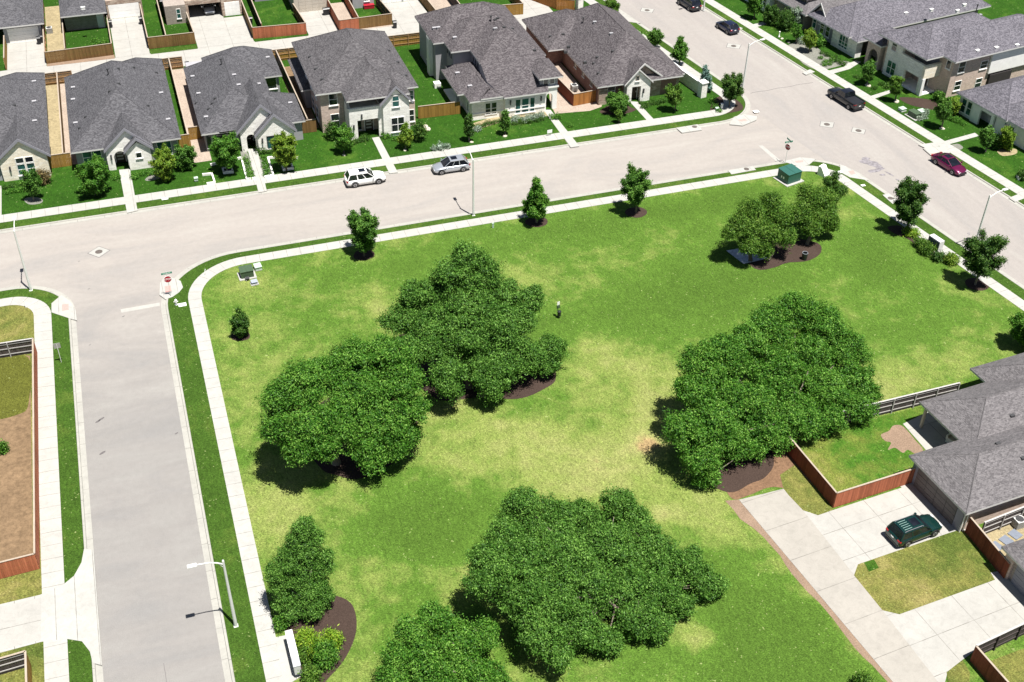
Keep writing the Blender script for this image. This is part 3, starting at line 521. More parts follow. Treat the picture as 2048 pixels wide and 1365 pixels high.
# ================================================================== HOUSES
class House:
    def __init__(s, name, label, fr, ox, oy, cat='house', group='houses along the streets', roof=R_GREY, trim=P_TRIM, z0=0.1):
        s.fr = fr; s.o = (ox, oy); s.roofm = roof; s.trim = trim; s.z0 = z0
        s.root = thing(name, label, cat, (*fr.w(ox, oy), 0), fr.a, group); s.roofs = []
    def b(s, mb, name, mats, parent=None, **k):
        if parent is None: return mb.build(name, mats, s.root, off=s.o, **k)
        return mb.build(name, mats, parent, off=s.o, **k)
    def wall(s, x0, x1, y0, y1, z1, mat, z0=None, name='wall'):
        mb = MB(); mb.box(x0, x1, y0, y1, s.z0 if z0 is None else z0, z1, skip='b'); return s.b(mb, name, [mat])
    def walls(s, pts, z1, mat, z0=None, name='wall'):
        mb = MB(); mb.prism(pts, s.z0 if z0 is None else z0, z1); return s.b(mb, name, [mat])
    def hip(s, x0, x1, y0, y1, ze, sl=0.66, gab='', mat=None, fas=0.2, axis=None, soffit=None):
        w_, d_ = x1-x0, y1-y0; ax = axis or ('y' if d_ >= w_ else 'x'); mb = MB()
        A, B, C, D = (x0, y0, ze), (x1, y0, ze), (x1, y1, ze), (x0, y1, ze)
        if ax == 'y':
            r = w_/2; zr = ze+sl*r; a = (x0+r, y0+(0 if 's' in gab else r), zr); c = (x0+r, y1-(0 if 'n' in gab else r), zr)
            mb.face([A, B, a]); mb.face([B, C, c, a]); mb.face([C, D, c]); mb.face([D, A, a, c])
        else:
            r = d_/2; zr = ze+sl*r; a = (x0+(0 if 'w' in gab else r), y0+r, zr); c = (x1-(0 if 'e' in gab else r), y0+r, zr)
            mb.face([A, B, c, a]); mb.face([B, C, c]); mb.face([C, D, a, c]); mb.face([D, A, a])
        lo = [(p[0], p[1], ze-fas) for p in (A, B, C, D)]
        for i, (p, q) in enumerate(((A, B), (B, C), (C, D), (D, A))): mb.face([lo[i], lo[(i+1) % 4], q, p], 1, None, 0.5)
        mb.face(lo[::-1], 1, None, .5); s.roofs.append((x0, x1, y0, y1, ze, sl, zr, gab))
        # ridge cap and hip caps
        R_ = s.b(mb, 'roof', [mat or s.roofm, s.trim]); cp = MB()
        for p, q in ((a, c), (A, a), (B, a if ax == 'y' else c), (C, c), (D, c if ax == 'y' else a)):
            if (Vector(p)-Vector(q)).length < 0.3: continue
            cp.tube([Vector(p)+Vector((0, 0, .0)), Vector(q)], 0.055, 4, 0, False, False)
        s.b(cp, 'ridge_cap', [mat or s.roofm], R_); s.last = R_; return R_
    def zroof(s, x, y):
        z = 0
        for (x0, x1, y0, y1, ze, sl, zr, g) in s.roofs:
            if x0 <= x <= x1 and y0 <= y <= y1: z = max(z, min(zr, ze+sl*min(x-x0, x1-x, y-y0, y1-y)))
        return z
    def gabroof(s, x0, x1, y0, y1, ze, zr, xr=None, th=0.16, barge=P_DKTRIM, bd=0.34, mat=None, face='s'):
        """two slopes, ridge along y, open end towards y0, with barge boards"""
        xr = xr if xr is not None else (x0+x1)/2; mb = MB()
        for (xa, xb) in ((x0, xr), (xr, x1)):
            za, zb = (ze, zr) if xa == x0 and xb == xr else (zr, ze)
            mb.face([(xa, y0, za), (xb, y0, zb), (xb, y1, zb), (xa, y1, za)]); mb.face([(xa, y1, za-th), (xb, y1, zb-th), (xb, y0, zb-th), (xa, y0, za-th)], 1)
        mb.face([(x0, y1, ze), (x0, y1, ze-th), (x0, y0, ze-th), (x0, y0, ze)], 1); mb.face([(x1, y0, ze), (x1, y0, ze-th), (x1, y1, ze-th), (x1, y1, ze)], 1)
        R_ = s.b(mb, 'roof', [mat or s.roofm, s.trim]); bb = MB(); b0, b1 = y0-0.07, y0
        bb.slabY([(x0-.03, ze+.03), (xr, zr+.04), (xr, zr-bd), (x0-.03, ze-bd+.02)], b0, b1); bb.slabY([(xr, zr+.04), (x1+.03, ze+.03), (x1+.03, ze-bd+.02), (xr, zr-bd)], b0+.004, b1+.004)
        s.b(bb, 'barge_board', [barge], R_); return R_
    def gabwall(s, x0, x1, y0, th, zs, zr, mat, xr=None, opening=None, name='gable_wall', trim=None, cut=None):
        xr = xr if xr is not None else (x0+x1)/2; z0 = s.z0; P = [(x0, z0)]
        if opening:
            xa, xb, zsp, zt, arch = opening; P += [(xa, z0), (xa, zsp)]
            if arch:
                for i in range(1, 12): a = math.pi*(1-i/12); P.append(((xa+xb)/2+(xb-xa)/2*math.cos(a), zsp+(zt-zsp)*math.sin(a)))
            else: P = P[:-1]+[(xa, zt), (xb, zt)]
            if arch: P += [(xb, zsp)]
            P += [(xb, z0)]
        P += [(x1, z0), (x1, zs)]
        if zr > zs: P += [(xr, zr)]
        P += [(x0, zs)]
        mb = MB(); mb.slabY(P[::-1] if False else P, y0, y0+th); return s.b(mb, name, [mat])
    def win(s, face, a0, a1, z0, z1, pl, nx=1, nz=2, gl=None, fr=None, sill=True, fw=0.07):
        """face s/n/w/e ; a is x (s,n) or y (w,e); pl is the wall plane"""
        fr = fr or P_WHITE; sg = {'s': -1, 'w': -1, 'n': 1, 'e': 1}[face]; mf, mp = MB(), MB()
        def bx(mb, a, b_, c, d, o0, o1):
            lo, hi = sorted((pl+sg*o0, pl+sg*o1))
            if face in 'sn': mb.box(a, b_, lo, hi, c, d)
            else: mb.box(lo, hi, a, b_, c, d)
        bx(mf, a0-fw, a0, z0-fw, z1+fw, -.02, .06); bx(mf, a1, a1+fw, z0-fw, z1+fw, -.02, .06); bx(mf, a0, a1, z1, z1+fw, -.02, .06); bx(mf, a0, a1, z0-fw, z0, -.02, .06)
        for i in range(1, nx): m = a0+(a1-a0)*i/nx; bx(mf, m-.05, m+.05, z0, z1, -.02, .055)
        for i in range(1, nz): m = z0+(z1-z0)*i/nz; bx(mf, a0, a1, m-.03, m+.03, -.02, .05)
        f = s.b(mf, 'window', [fr]); bx(mp, a0, a1, z0, z1, -.03, .018); s.b(mp, 'pane', [gl or GL], f)
        if sill: ms = MB(); bx(ms, a0-.14, a1+.14, z0-fw-.1, z0-fw-.002, -.02, .12); s.b(ms, 'sill', [P_WHITE], f)
        return f
    def door(s, x0, x1, z1, y, mat=P_DOOR, lites=0, face='s', z0=None):
        z0 = s.z0 if z0 is None else z0; mb = MB()
        def bx(m_, a, b_, c, d, o0, o1):
            lo, hi = sorted((y-o0, y-o1))
            if face == 's': m_.box(a, b_, lo, hi, c, d)
            else: m_.box(lo, hi, a, b_, c, d)
        bx(mb, x0, x1, z0, z1, 0, .06); d = s.b(mb, 'door', [mat]); h = MB(); bx(h, x1-.14, x1-.1, (z0+z1)/2-.12, (z0+z1)/2+.1, .06, .12); s.b(h, 'handle', [METAL], d)
        fr = MB(); bx(fr, x0-.09, x0, z0, z1+.09, 0, .09); bx(fr, x1, x1+.09, z0, z1+.09, 0, .09); bx(fr, x0, x1, z1, z1+.09, 0, .09); s.b(fr, 'door_frame', [P_WHITE], d)
        if lites:
            g = MB()
            for i in range(lites): zz = z0+.35+(z1-z0-.5)*i/lites; bx(g, x0+.15, x1-.22, zz, zz+.22, .06, .075)
            s.b(g, 'pane', [plain('pale_door_glass', (.45, .45, .43), .2)], d)
        return d
    def lamp(s, x, z, y, face='s'):
        mb = MB(); sg = -1
        if face == 's': mb.box(x-.07, x+.07, y-.2, y, z-.3, z+.3); mb.box(x-.1, x+.1, y-.22, y+.0, z+.3, z+.34)
        else: mb.box(y-.2, y, x-.07, x+.07, z-.3, z+.3)
        s.b(mb, 'wall_lamp', [METAL_D])
    def garage(s, x0, x1, y, z1=2.3, mat=None, z0=None, face='s'):
        z0 = s.z0+.03 if z0 is None else z0; mb = MB(); n = 4; h = (z1-z0)/n
        for i in range(n):
            for k in range(4):
                a, b_ = x0+(x1-x0)*k/4, x0+(x1-x0)*(k+1)/4
                if face == 's': mb.box(a+.02, b_-.02, y-.05, y+.02, z0+h*i+.015, z0+h*(i+1)-.015, 0, .5)
                else: mb.box(y-.05, y+.02, a+.02, b_-.02, z0+h*i+.015, z0+h*(i+1)-.015, 0, .5)
        if face == 's': mb.box(x0, x1, y-.02, y+.02, z0, z1, 0, .5)
        else: mb.box(y-.02, y+.02, x0, x1, z0, z1, 0, .5)
        return s.b(mb, 'garage_door', [mat or P_WHITE])
    def vents(s, px, kind='v', mat=None):
        """roof vents measured from the photo, dropped on the roof surface they stand on"""
        for (x, y) in px:
            z = 5.0
            for _ in range(12):
                l = s.fr.l(U(x, y, z)); zz = s.zroof(*l); z = z*0.4+(zz or z)*0.6
            l = s.fr.l(U(x, y, z)); mb = MB(); X, Y = l
            if kind == 'v':
                mb.box(X-.26, X+.26, Y-.16, Y+.16, z-.25, z+.13); mb.box(X-.30, X+.30, Y-.20, Y+.20, z+.11, z+.15); s.b(mb, 'roof_vent', [mat or P_GREY])
            elif kind == 'd': mb.box(X-.22, X+.22, Y-.15, Y+.15, z-.2, z+.12); s.b(mb, 'roof_vent', [METAL_D])
            else: mb.tube([(X, Y, z-.3), (X, Y, z+.75)], .07, 8); mb.lathe([(.15, z+.7), (.15, z+.85), (0, z+.9)], (X, Y), 8); s.b(mb, 'flue_pipe', [METAL_D])

DM = plain('weathered_metal', (0.30, 0.30, 0.31), 0.5)
# ---- leftmost house: cream stone gable
h = House('gabled_house', 'single storey house with cream stone gable front, leftmost in the row', FA, -18.3, 135.9)
h.wall(-24.8, -12.05, 136.3, 156.4, 2.85, P_GREY); h.hip(-25.2, -11.6, 138.0, 157, 2.95, .62); h.hip(-18, -11.62, 147, 159.3, 2.93, .6)
h.gabwall(-17.3, -11.95, 135.9, .35, 2.85, 5.15, B_CREAM, -14.6); h.wall(-17.1, -12.2, 136.26, 141, 2.8, P_GREY)
h.gabroof(-17.75, -11.5, 135.72, 142.5, 2.95, 5.55, -14.62)
h.win('s', -15.45, -14.62, .75, 2.1, 135.9); h.win('s', -14.38, -13.55, .75, 2.1, 135.9); h.win('s', -15.45, -14.62, 2.3, 2.95, 135.9, 1, 1, GLD, sill=False); h.win('s', -14.38, -13.55, 2.3, 2.95, 135.9, 1, 1, GLD, sill=False); h.lamp(-16.3, 1.7, 135.9)
h.vents([(68, 164), (68, 204), (69, 243)]); h.vents([(28, 211)], 'd')
# ---- second: white stone arch porch
h = House('gabled_house', 'single storey house with white stone arched porch and small gabled bay, second in the row', FA, -2.65, 135.4)
h.walls([(-8.7, 136.2), (-4.9, 136.2), (-4.9, 136.8), (-.3, 136.8), (-.3, 136.1), (3.4, 136.1), (3.4, 156.6), (-8.7, 156.6)], 2.85, P_GREY)
h.hip(-9.15, 3.85, 135.5, 157.0, 2.95, .68); h.hip(-3.0, 3.8, 149, 159.3, 2.93, .62)
h.gabwall(-4.95, -2.35, 134.95, .35, 2.9, 2.9, B_STONE, None, (-4.35, -2.85, 1.75, 2.55, True), 'porch_wall'); mb = MB(); mb.slabY([(-4.95, 2.9), (-.1, 2.9), (-2.55, 5.2)], 134.96, 135.3); h.b(mb, 'gable_stone', [B_STONE])
h.wall(-5.2, -4.95, 134.97, 136.3, 2.85, B_STONE, name='porch_side'); h.gabroof(-5.35, .2, 134.78, 142, 2.95, 5.55, -2.55)
h.gabwall(-2.75, .0, 134.3, .35, 2.8, 3.75, B_STONE, -1.45); h.wall(-2.74, -.02, 134.66, 136.85, 2.75, B_STONE); h.gabroof(-3.1, .35, 134.12, 138, 2.85, 4.45, -1.45)
h.win('s', -1.75, -1.15, 1.7, 2.35, 134.3, 1, 1, GLD); h.win('s', -7.9, -5.8, .8, 2.5, 136.2, 2, 2, fr=P_WHITE); h.win('s', .9, 2.5, .6, 2.4, 136.1, 2, 2); h.door(-4.2, -3.1, 2.3, 136.8, lites=4); h.lamp(-4.66, 1.9, 134.95)
h.wall(3.42, 3.86, 150, 150.4, 2.9, P_GREY, name='downpipe') if False else None
h.vents([(147, 176), (147, 200), (152, 247), (322, 187), (336, 240)]); h.vents([(236, 138), (237, 168), (220, 183), (267, 136), (312, 146), (295, 212), (172, 234), (160, 256)], 'd'); h.vents([(217, 150)], 'p')
# ---- third: twin steep gables
h = House('gabled_house', 'house with twin steep white stone gables and arched entry, third in the row', FA, 12.8, 135.2)
h.walls([(6.75, 136.3), (10.9, 136.3), (10.9, 137.5), (13.2, 137.5), (13.2, 136.0), (18.85, 136.0), (18.85, 143.0), (15.9, 143.0), (15.9, 149.9), (18.3, 149.9), (18.3, 157.4), (6.75, 157.4)], 2.85, P_GREY)
h.hip(6.3, 16.35, 135.6, 155.4, 2.95, .70); h.hip(9, 18.75, 149.5, 158.0, 2.94, .68); h.hip(8.5, 19.3, 135.6, 143.5, 2.93, .68)
h.gabwall(10.95, 13.1, 134.9, .35, 2.9, 2.9, B_STONE, None, (11.65, 12.75, 1.85, 2.4, True), 'porch_wall'); mb = MB(); mb.slabY([(10.95, 2.9), (16.5, 2.9), (16.5, 3.3), (13.8, 5.9)], 134.9, 135.25); h.b(mb, 'gable_stone', [B_STONE])
h.wall(10.95, 11.2, 135.26, 136.4, 2.85, B_STONE, name='porch_side'); h.gabroof(10.45, 17.2, 134.72, 142.5, 2.85, 6.35, 13.82)
h.gabwall(12.95, 17.5, 134.2, .35, 2.65, 4.75, B_STONE, 15.2); h.wall(12.97, 17.45, 134.56, 137.6, 2.6, B_STONE); h.gabroof(12.6, 17.85, 134.02, 140, 2.6, 5.2, 15.2)
h.win('s', 14.1, 16.3, .55, 2.15, 134.2, 3, 1, GL, METAL_D); h.win('s', 8.1, 9.8, .7, 2.55, 136.3, 2, 1, GLD, METAL_D); h.win('s', 6.95, 7.35, .7, 2.55, 136.3, 1, 1, GLD, METAL_D); h.door(11.75, 12.65, 2.3, 137.5, lites=3); h.lamp(13.5, 1.7, 134.2)
h.win('s', 16.6, 17.9, 1.0, 2.6, 149.9, 1, 1, GLD)
h.vents([(386, 154), (398, 188), (413, 235), (468, 151), (477, 171), (517, 169), (580, 207), (535, 116)]); h.vents([(418, 218), (431, 197), (393, 206), (425, 207)], 'd'); h.vents([(443, 130)], 'p')
# ---- fourth: two storeys, balcony
h = House('two_storey_house', 'two storey stone and beige brick house with open upper balcony, fourth in the row', FA, 27.6, 134.0, roof=R_BROWN)
h.walls([(21.6, 136.95), (24.55, 136.95), (24.55, 138.6), (28.9, 138.6), (28.9, 135.6), (33.6, 135.6), (33.6, 152.2), (21.6, 152.2)], 5.75, B_BEIGE); h.wall(20.9, 21.62, 144.5, 153, 2.9, P_GREY, name='side_lean_to')
h.hip(20.95, 34.0, 136.45, 153.0, 5.85, .60); h.hip(29.0, 34.02, 135.1, 142, 5.83, .62); h.hip(24.3, 32.5, 133.5, 146, 5.84, .62); h.hip(20.3, 25, 144, 154, 3.0, .5)
h.gabwall(24.6, 28.95, 133.95, .4, 4.45, 4.45, B_STONE, None, (25.6, 28.35, 2.75, 2.75, False), 'porch_wall'); h.wall(24.6, 24.95, 134.36, 138.5, 4.4, B_STONE, name='porch_side'); h.wall(24.96, 28.9, 134.36, 138.5, 3.15, P_WHITE, 2.95, name='balcony_floor')
h.gabwall(28.9, 32.35, 133.55, .4, 4.75, 6.6, B_STONE, 30.65); h.wall(28.92, 32.3, 133.96, 136.2, 4.7, B_STONE); h.gabroof(28.5, 32.8, 133.36, 139, 4.75, 7.1, 30.68)
h.wall(24.45, 24.75, 134.2, 134.5, 5.7, P_DKTRIM, 4.45, name='balcony_post')
h.win('s', 30.2, 31.0, 4.25, 5.7, 133.55, 1, 2, GL); h.win('s', 29.95, 31.55, .75, 2.65, 133.55, 2, 2, GLD); h.win('s', 22.75, 23.75, 3.9, 5.4, 136.95, 1, 2, GLD); h.win('s', 22.8, 23.8, .7, 2.55, 136.95, 1, 2, GLD); h.win('s', 32.75, 33.4, 3.8, 5.1, 135.6, 1, 2, GL); h.win('s', 32.75, 33.4, .8, 2.4, 135.6, 1, 2, GLD)
h.wall(24.96, 28.88, 136.0, 136.25, 2.94, B_BEIGE, name='entry_wall'); h.door(26.95, 28.0, 2.45, 136.0, lites=4); h.win('s', 25.5, 26.4, .5, 2.4, 136.0, 1, 1, GLD, METAL_D); h.lamp(25.1, 1.9, 133.95); h.lamp(26.2, 3.25, 133.95)
for yy in (139.5, 142.5, 146): h.win('w', yy, yy+1.1, 3.7, 5.2, 21.6, 1, 2, GLD)
for yy in (139.2, 142.0): h.win('w', yy, yy+1.4, .7, 2.4, 21.6, 1, 2, GLD)
h.vents([(620, 114), (632, 138), (645, 159)], 'd'); h.vents([(753, 74), (777, 102), (795, 125), (811, 152)], 'd'); h.vents([(694, 80), (722, 77)], 'p'); h.vents([(696, 82)], 'v', DM)
# ---- fifth: two storeys grey
h = House('two_storey_house', 'large two storey grey white house with arched side gateway, fifth in the row', FA, 46.0, 134.2, roof=R_PURP)
h.walls([(39.8, 147.7), (41.4, 147.7), (41.4, 144.4), (43.9, 144.4), (43.9, 140.0), (52.4, 140.0), (52.4, 156.4), (39.8, 156.4)], 5.75, P_GREY)
h.walls([(41.0, 134.6), (45.5, 134.6), (45.5, 134.2), (51.1, 134.2), (51.1, 141), (51, 144.8), (42.3, 144.8), (42.3, 141), (41.0, 141)], 3.15, B_STONE)
h.hip(39.35, 53.0, 147.2, 157.0, 5.85, .62); h.hip(40.9, 53.0, 143.85, 152.5, 5.84, .62); h.hip(43.6, 53.0, 139.5, 150, 5.83, .62)
h.hip(40.5, 45.6, 133.95, 145.3, 3.2, .52, mat=R_PURP)
mb = MB(); mb.face([(45.2, 133.75, 3.25), (51.4, 133.75, 3.25), (52.95, 139.7, 5.93), (43.7, 139.7, 5.93), (43.7, 136.5, 4.5)]); mb.face([(45.2, 133.75, 3.05), (51.4, 133.75, 3.05), (51.4, 133.75, 3.25), (45.2, 133.75, 3.25)], 1); mb.face([(51.4, 133.75, 3.25), (51.4, 133.75, 3.05), (52.95, 139.7, 5.7), (52.95, 139.7, 5.93)], 1); mb.face([(43.7, 136.5, 4.5), (43.7, 139.7, 5.93), (43.7, 139.7, 3.2), (43.7, 136.5, 3.2)], 2); mb.face([(45.2, 133.75, 3.25), (43.7, 136.5, 4.5), (43.7, 136.5, 3.2), (45.2, 133.75, 3.05)], 2); mb.face([(51.4, 134.3, 3.2), (52.9, 139.7, 3.2), (52.9, 139.7, 5.7)], 2); h.b(mb, 'roof', [R_PURP, P_TRIM, P_GREY]); h.roofs.append((43.7, 52.9, 133.75, 139.7, 3.25, .45, 5.9, '')); h.hip(39.6, 46, 136.5, 144.4, 3.19, .5)
h.hip(50.2, 53.6, 134.3, 140, 4.95, .55, axis='y'); h.wall(50.6, 53.1, 135.0, 140, 4.8, P_GREY, 3.1, name='upper_bay'); h.win('s', 51.1, 51.7, 3.75, 4.5, 135.0, 1, 1, GLD, P_WHITE, False); h.win('s', 52.0, 52.6, 3.75, 4.5, 135.0, 1, 1, GLD, P_WHITE, False)
h.gabwall(51.15, 53.0, 134.75, .4, 3.3, 3.3, P_WHITE, None, (51.45, 52.35, 2.0, 2.5, True), 'arched_gateway'); mb = MB(); mb.box(50.95, 53.15, 134.6, 135.3, 3.3, 3.5); h.b(mb, 'cornice', [P_WHITE])
h.wall(39.3, 39.82, 149.2, 150.6, 5.6, P_WHITE, name='chimney_breast')
h.wall(38.9, 39.8, 145.2, 146.1, .8, P_WHITE, name='pier'); h.wall(39.9, 41.2, 139.0, 144.3, 0.3, P_WHITE, name='porch_floor'); h.wall(40.0, 40.3, 138.0, 138.3, 3.0, P_GREY, name='porch_post')
for a, b_ in ((46.95, 47.6), (47.85, 48.75), (49.0, 49.6)): h.win('s', a, b_, .55, 2.5, 134.2, 1, 2 if a == 47.85 else 1, GL)
h.win('s', 42.9, 43.55, .75, 2.35, 134.6, 1, 2, GLD, P_WHITE, False, .12); h.win('s', 43.75, 44.4, .75, 2.35, 134.6, 1, 2, GLD, P_WHITE, False, .12); h.lamp(46.2, 2.2, 134.2); h.lamp(50.5, 2.2, 134.2)
mb = MB(); mb.box(41.0, 45.45, 134.52, 134.6, .95, 1.1); mb.box(45.5, 51.1, 134.12, 134.2, .95, 1.1); h.b(mb, 'stone_band', [P_WHITE])
h.hip(42.0, 45.1, 133.9, 136.5, 3.45, .5, axis='y')
for yy in (145.0, 145.9, 146.8): h.win('w', yy, yy+.6, 4.2, 5.3, 41.4, 1, 1, GLD, P_GREY, False)
for yy in (140.8, 141.8, 142.8): h.win('w', yy, yy+.55, 4.3, 5.1, 43.9, 1, 1, GLD, P_GREY, False)
h.win('w', 151.6, 152.3, 1.4, 2.9, 39.8, 1, 1, GLD, P_GREY); h.win('w', 136, 136.5, .8, 2, 41.0, 1, 1, GLD)
h.vents([(869, 57), (877, 56), (910, 76), (915, 147), (940, 173)]); h.vents([(990, 40), (995, 37), (1008, 55), (1024, 58), (1069, 101)], 'd'); h.vents([(982, 44)], 'p'); h.vents([(991, 58)], 'v', DM)
# ---- sixth: brown brick corner house
h = House('gabled_house', 'red brown brick corner house with white stone gabled entry, last in the row', FA, 64.5, 133.8, roof=R_PURP)
h.walls([(58.8, 134.0), (60.0, 134.0), (60.0, 135.0), (62.3, 135.0), (62.3, 134.4), (65.2, 134.4), (68.1, 134.4), (71.0, 134.9), (71.0, 147), (69.5, 157.4), (56.5, 157.4), (56.5, 148), (58.8, 148)], 2.9, B_RED)
h.hip(58.3, 71.0, 133.6, 156.5, 3.0, .72); h.hip(56.0, 66, 146.5, 158.0, 2.99, .6); h.hip(63, 71.5, 134.15, 143, 3.0, .6)
h.gabwall(62.55, 66.0, 133.3, .4, 2.9, 4.75, B_STONE, 64.05, (63.3, 64.6, 2.45, 2.45, False)); h.wall(62.56, 62.95, 133.7, 134.9, 2.85, B_STONE, name='porch_side'); h.wall(65.0, 65.98, 133.7, 134.5, 2.85, B_STONE, name='porch_side'); h.gabroof(62.1, 66.25, 133.12, 138.5, 2.95, 5.05, 64.05, barge=P_TRIM, bd=.2)
mb = MB(); mb.slabY([(64.7, .1), (68.05, .1), (68.05, 2.55), (65.15, 4.98), (63.0, 3.25), (64.7, 3.25)], 134.36, 134.6); h.b(mb, 'gable_brick', [B_MIX]); mb = MB(); mb.slabY([(62.6, 3.0), (65.15, 5.35), (68.6, 2.75), (68.6, 2.5), (65.15, 5.05), (62.6, 2.7)], 133.95, 134.35); h.b(mb, 'barge_board', [P_TRIM])
h.gabroof(62.2, 68.55, 133.9, 141, 2.75, 5.4, 65.15, barge=P_TRIM, bd=.2, mat=R_PURP); h.wall(68.12, 71.05, 134.84, 135.2, 2.45, B_MIX, name='brick_front'); h.wall(58.78, 59.98, 133.92, 134.3, 2.4, B_MIX, name='brick_front')
h.win('s', 63.75, 64.2, 3.35, 4.0, 133.3, 1, 1, GLD, P_TAN); h.win('s', 65.45+.1, 65.95+.05, 1.95, 2.6, 134.36, 1, 1, GLD, P_WHITE); h.win('s', 68.6, 69.5, .75, 2.3, 134.84, 1, 2, GL, P_WHITE); h.win('s', 60.5, 61.5, .75, 2.2, 135.0, 1, 2, GL, P_WHITE)
h.door(63.4, 64.5, 2.35, 134.4); h.lamp(65.0, 1.7, 133.3)
for yy in (136.5, 139.5, 142.5): h.win('w', yy, yy+.7, 1.7, 2.4, 58.8, 1, 1, GLD, P_TAN)
h.vents([(1101, 73), (1126, 69), (1137, 94), (1170, 125), (1188, 127), (1197, 147)], 'd'); h.vents([(1226, 103), (1195, 115), (1131, 104)], 'd'); h.vents([(1166, 46)], 'p'); h.vents([(1190, 45), (1223, 68)], 'v', DM)
# ---- rear row beyond the alley (only their near ends are in view)
GR = 'houses beyond the back alley'
h = House('alley_house', 'grey roofed house end with a white garage, top left corner beyond the alley', FA, -14.3, 177.2, group=GR)
h.wall(-17.1, -11.9, 177.4, 195, 2.8, P_GREY); h.hip(-22, -11.3, 176.7, 196, 2.9, .55); h.garage(-16.6, -12.3, 177.4)
h = House('alley_house', 'grey brick house end with dark shaded porch above the weedy yard, beyond the alley', FA, -5.7, 178.6, group=GR, trim=P_TRIM)
h.wall(-8.6, -2.9, 179.6, 194, 2.8, B_GREYB); h.hip(-9.0, -2.4, 178.3, 195, 2.9, .55); h.wall(-2.35, 2.9, 182.4, 194, 2.95, B_MIX); h.hip(-2.9, 3.3, 182.95, 195, 3.0, .3, mat=plain('pale_metal_roof', (.45, .47, .45), .5)); h.garage(-2.1, 2.4, 182.4); h.wall(-2.3, 2.8, 182.36, 182.6, 3.0, B_MIX, 2.32, name='lintel')
h.door(-3.9, -3.1, 2.2, 179.6, P_WHITE)
h.vents([(166, 16)], 'v', P_WHITE)
h = House('alley_house', 'brown brick house end with an open garage, beyond the alley', FA, 11.5, 178.5, group=GR)
h.wall(5.9, 9.0, 177.7, 194, 3.0, B_GREYB); h.wall(9.02, 9.45, 179.0, 195, 3.0, B_MIX); h.wall(14.4, 17.4, 178.6, 195, 3.0, B_MIX); h.wall(9.45, 14.4, 178.95, 179.3, 3.0, B_MIX, 2.3, name='lintel'); h.wall(9.45, 14.4, 186, 186.3, 3.0, P_DARK, name='garage_back'); h.wall(9.44, 14.4, 179.3, 186, 3.02, P_DARK, 2.9, name='garage_ceiling')
h.hip(5.5, 17.8, 180.2, 196, 3.05, .45); h.garage(14.8, 17.1, 178.6); h.win('s', 7.6, 8.1, 1.0, 2.4, 177.7, 1, 2)
h = House('alley_house', 'tan garage end between two wooden yard fences, beyond the alley', FA, 28, 177, group=GR)
h.wall(25.2, 30.6, 176.8, 194, 2.9, P_TAN); h.hip(24.6, 31.1, 177.5, 195, 2.95, .45); h.garage(25.9, 30.1, 176.8, mat=P_TAN); h.wall(20, 24.9, 183, 194, 2.9, P_DKTRIM); 
h = House('alley_house', 'grey house end behind the yard with a red box, beyond the alley', FA, 35, 176.5, group=GR)
h.wall(34.2, 37.6, 175.9, 194, 2.9, P_GREY); h.wall(38.7, 45.2, 176.6, 194, 2.9, P_GREY); h.hip(33.5, 45.6, 178, 195, 2.95, .45); h.garage(39.0, 42.2, 176.6); h.garage(42.5, 44.9, 176.6); h.win('s', 36.1, 36.8, 1.2, 2.5, 175.9, 1, 1, GLD)
# ---- east side of the cross street (frame turned with that street)
GE = 'houses east of the cross street'
h = House('gabled_house', 'dark brick house with a cream gable and shed dormer, top right beyond the cross street', FC, 119.8, 131, group=GE, roof=R_TAUPE)
h.wall(119.4, 136, 132.2, 145, 2.8, B_GREYB); h.hip(118.8, 136, 131.3, 146, 2.9, .6, axis='x'); h.wall(118.4, 124, 139.5, 147, 3.0, P_WHITE, name='white_wing'); h.hip(117.9, 125, 139.0, 148, 3.1, .5); h.win('w', 140.3, 140.9, .9, 2.4, 118.4, 1, 2, GLD); h.win('w', 141.3, 141.9, .9, 2.4, 118.4, 1, 2, GLD)
P = [(127.6, .1), (131.3, .1), (131.3, 2.9), (129.45, 5.0), (127.6, 2.9)]
mb = MB(); mb.slabX(P, 120.3, 120.7); h.b(mb, 'gable_wall', [B_GREYB]); mb = MB(); mb.slabX([(127.7, 2.95), (131.2, 2.95), (129.45, 4.85)], 120.25, 120.3); h.b(mb, 'gable_panel', [P_TAN])
mb = MB()
for (ya, za, yb, zb) in ((127.2, 2.75, 129.45, 5.3), (129.45, 5.3, 131.8, 2.75)): mb.slabX([(ya, za), (yb, zb), (yb, zb-.16), (ya, za-.16)], 119.8, 128)
mb2 = MB(); mb2.slabX([(127.15, 2.8), (129.45, 5.36), (131.85, 2.8), (131.85, 2.55), (129.45, 5.05), (127.15, 2.55)], 119.72, 119.8); R_ = h.b(mb, 'roof', [R_TAUPE]); h.b(mb2, 'barge_board', [P_TRIM], R_)
h.win('w', 130.3, 131.0, .9, 2.6, 120.3, 1, 2); h.win('w', 128.2, 129.7, 2.0, 2.6, 120.3, 1, 1, GLD); mb = MB(); mb.slabX([(133.2, 3.6), (135.4, 3.6), (135.4, 4.5), (133.2, 4.5)], 120.4, 122.8); d = h.b(mb, 'dormer', [B_GREYB]); mb = MB(); mb.slabY([(120.0, 4.5), (124, 5.3), (124, 5.15), (120.0, 4.35)], 132.9, 135.7); h.b(mb, 'dormer_roof', [R_TAUPE], d); mb = MB()
for i in range(3): mb.box(120.36, 120.4, 133.45+i*.62, 133.9+i*.62, 3.85, 4.3)
h.b(mb, 'pane', [GLD], d)
h = House('gabled_house', 'long single storey brick house with a tall arched porch, beyond the cross street', FC, 120, 122, group=GE, roof=R_LILAC)
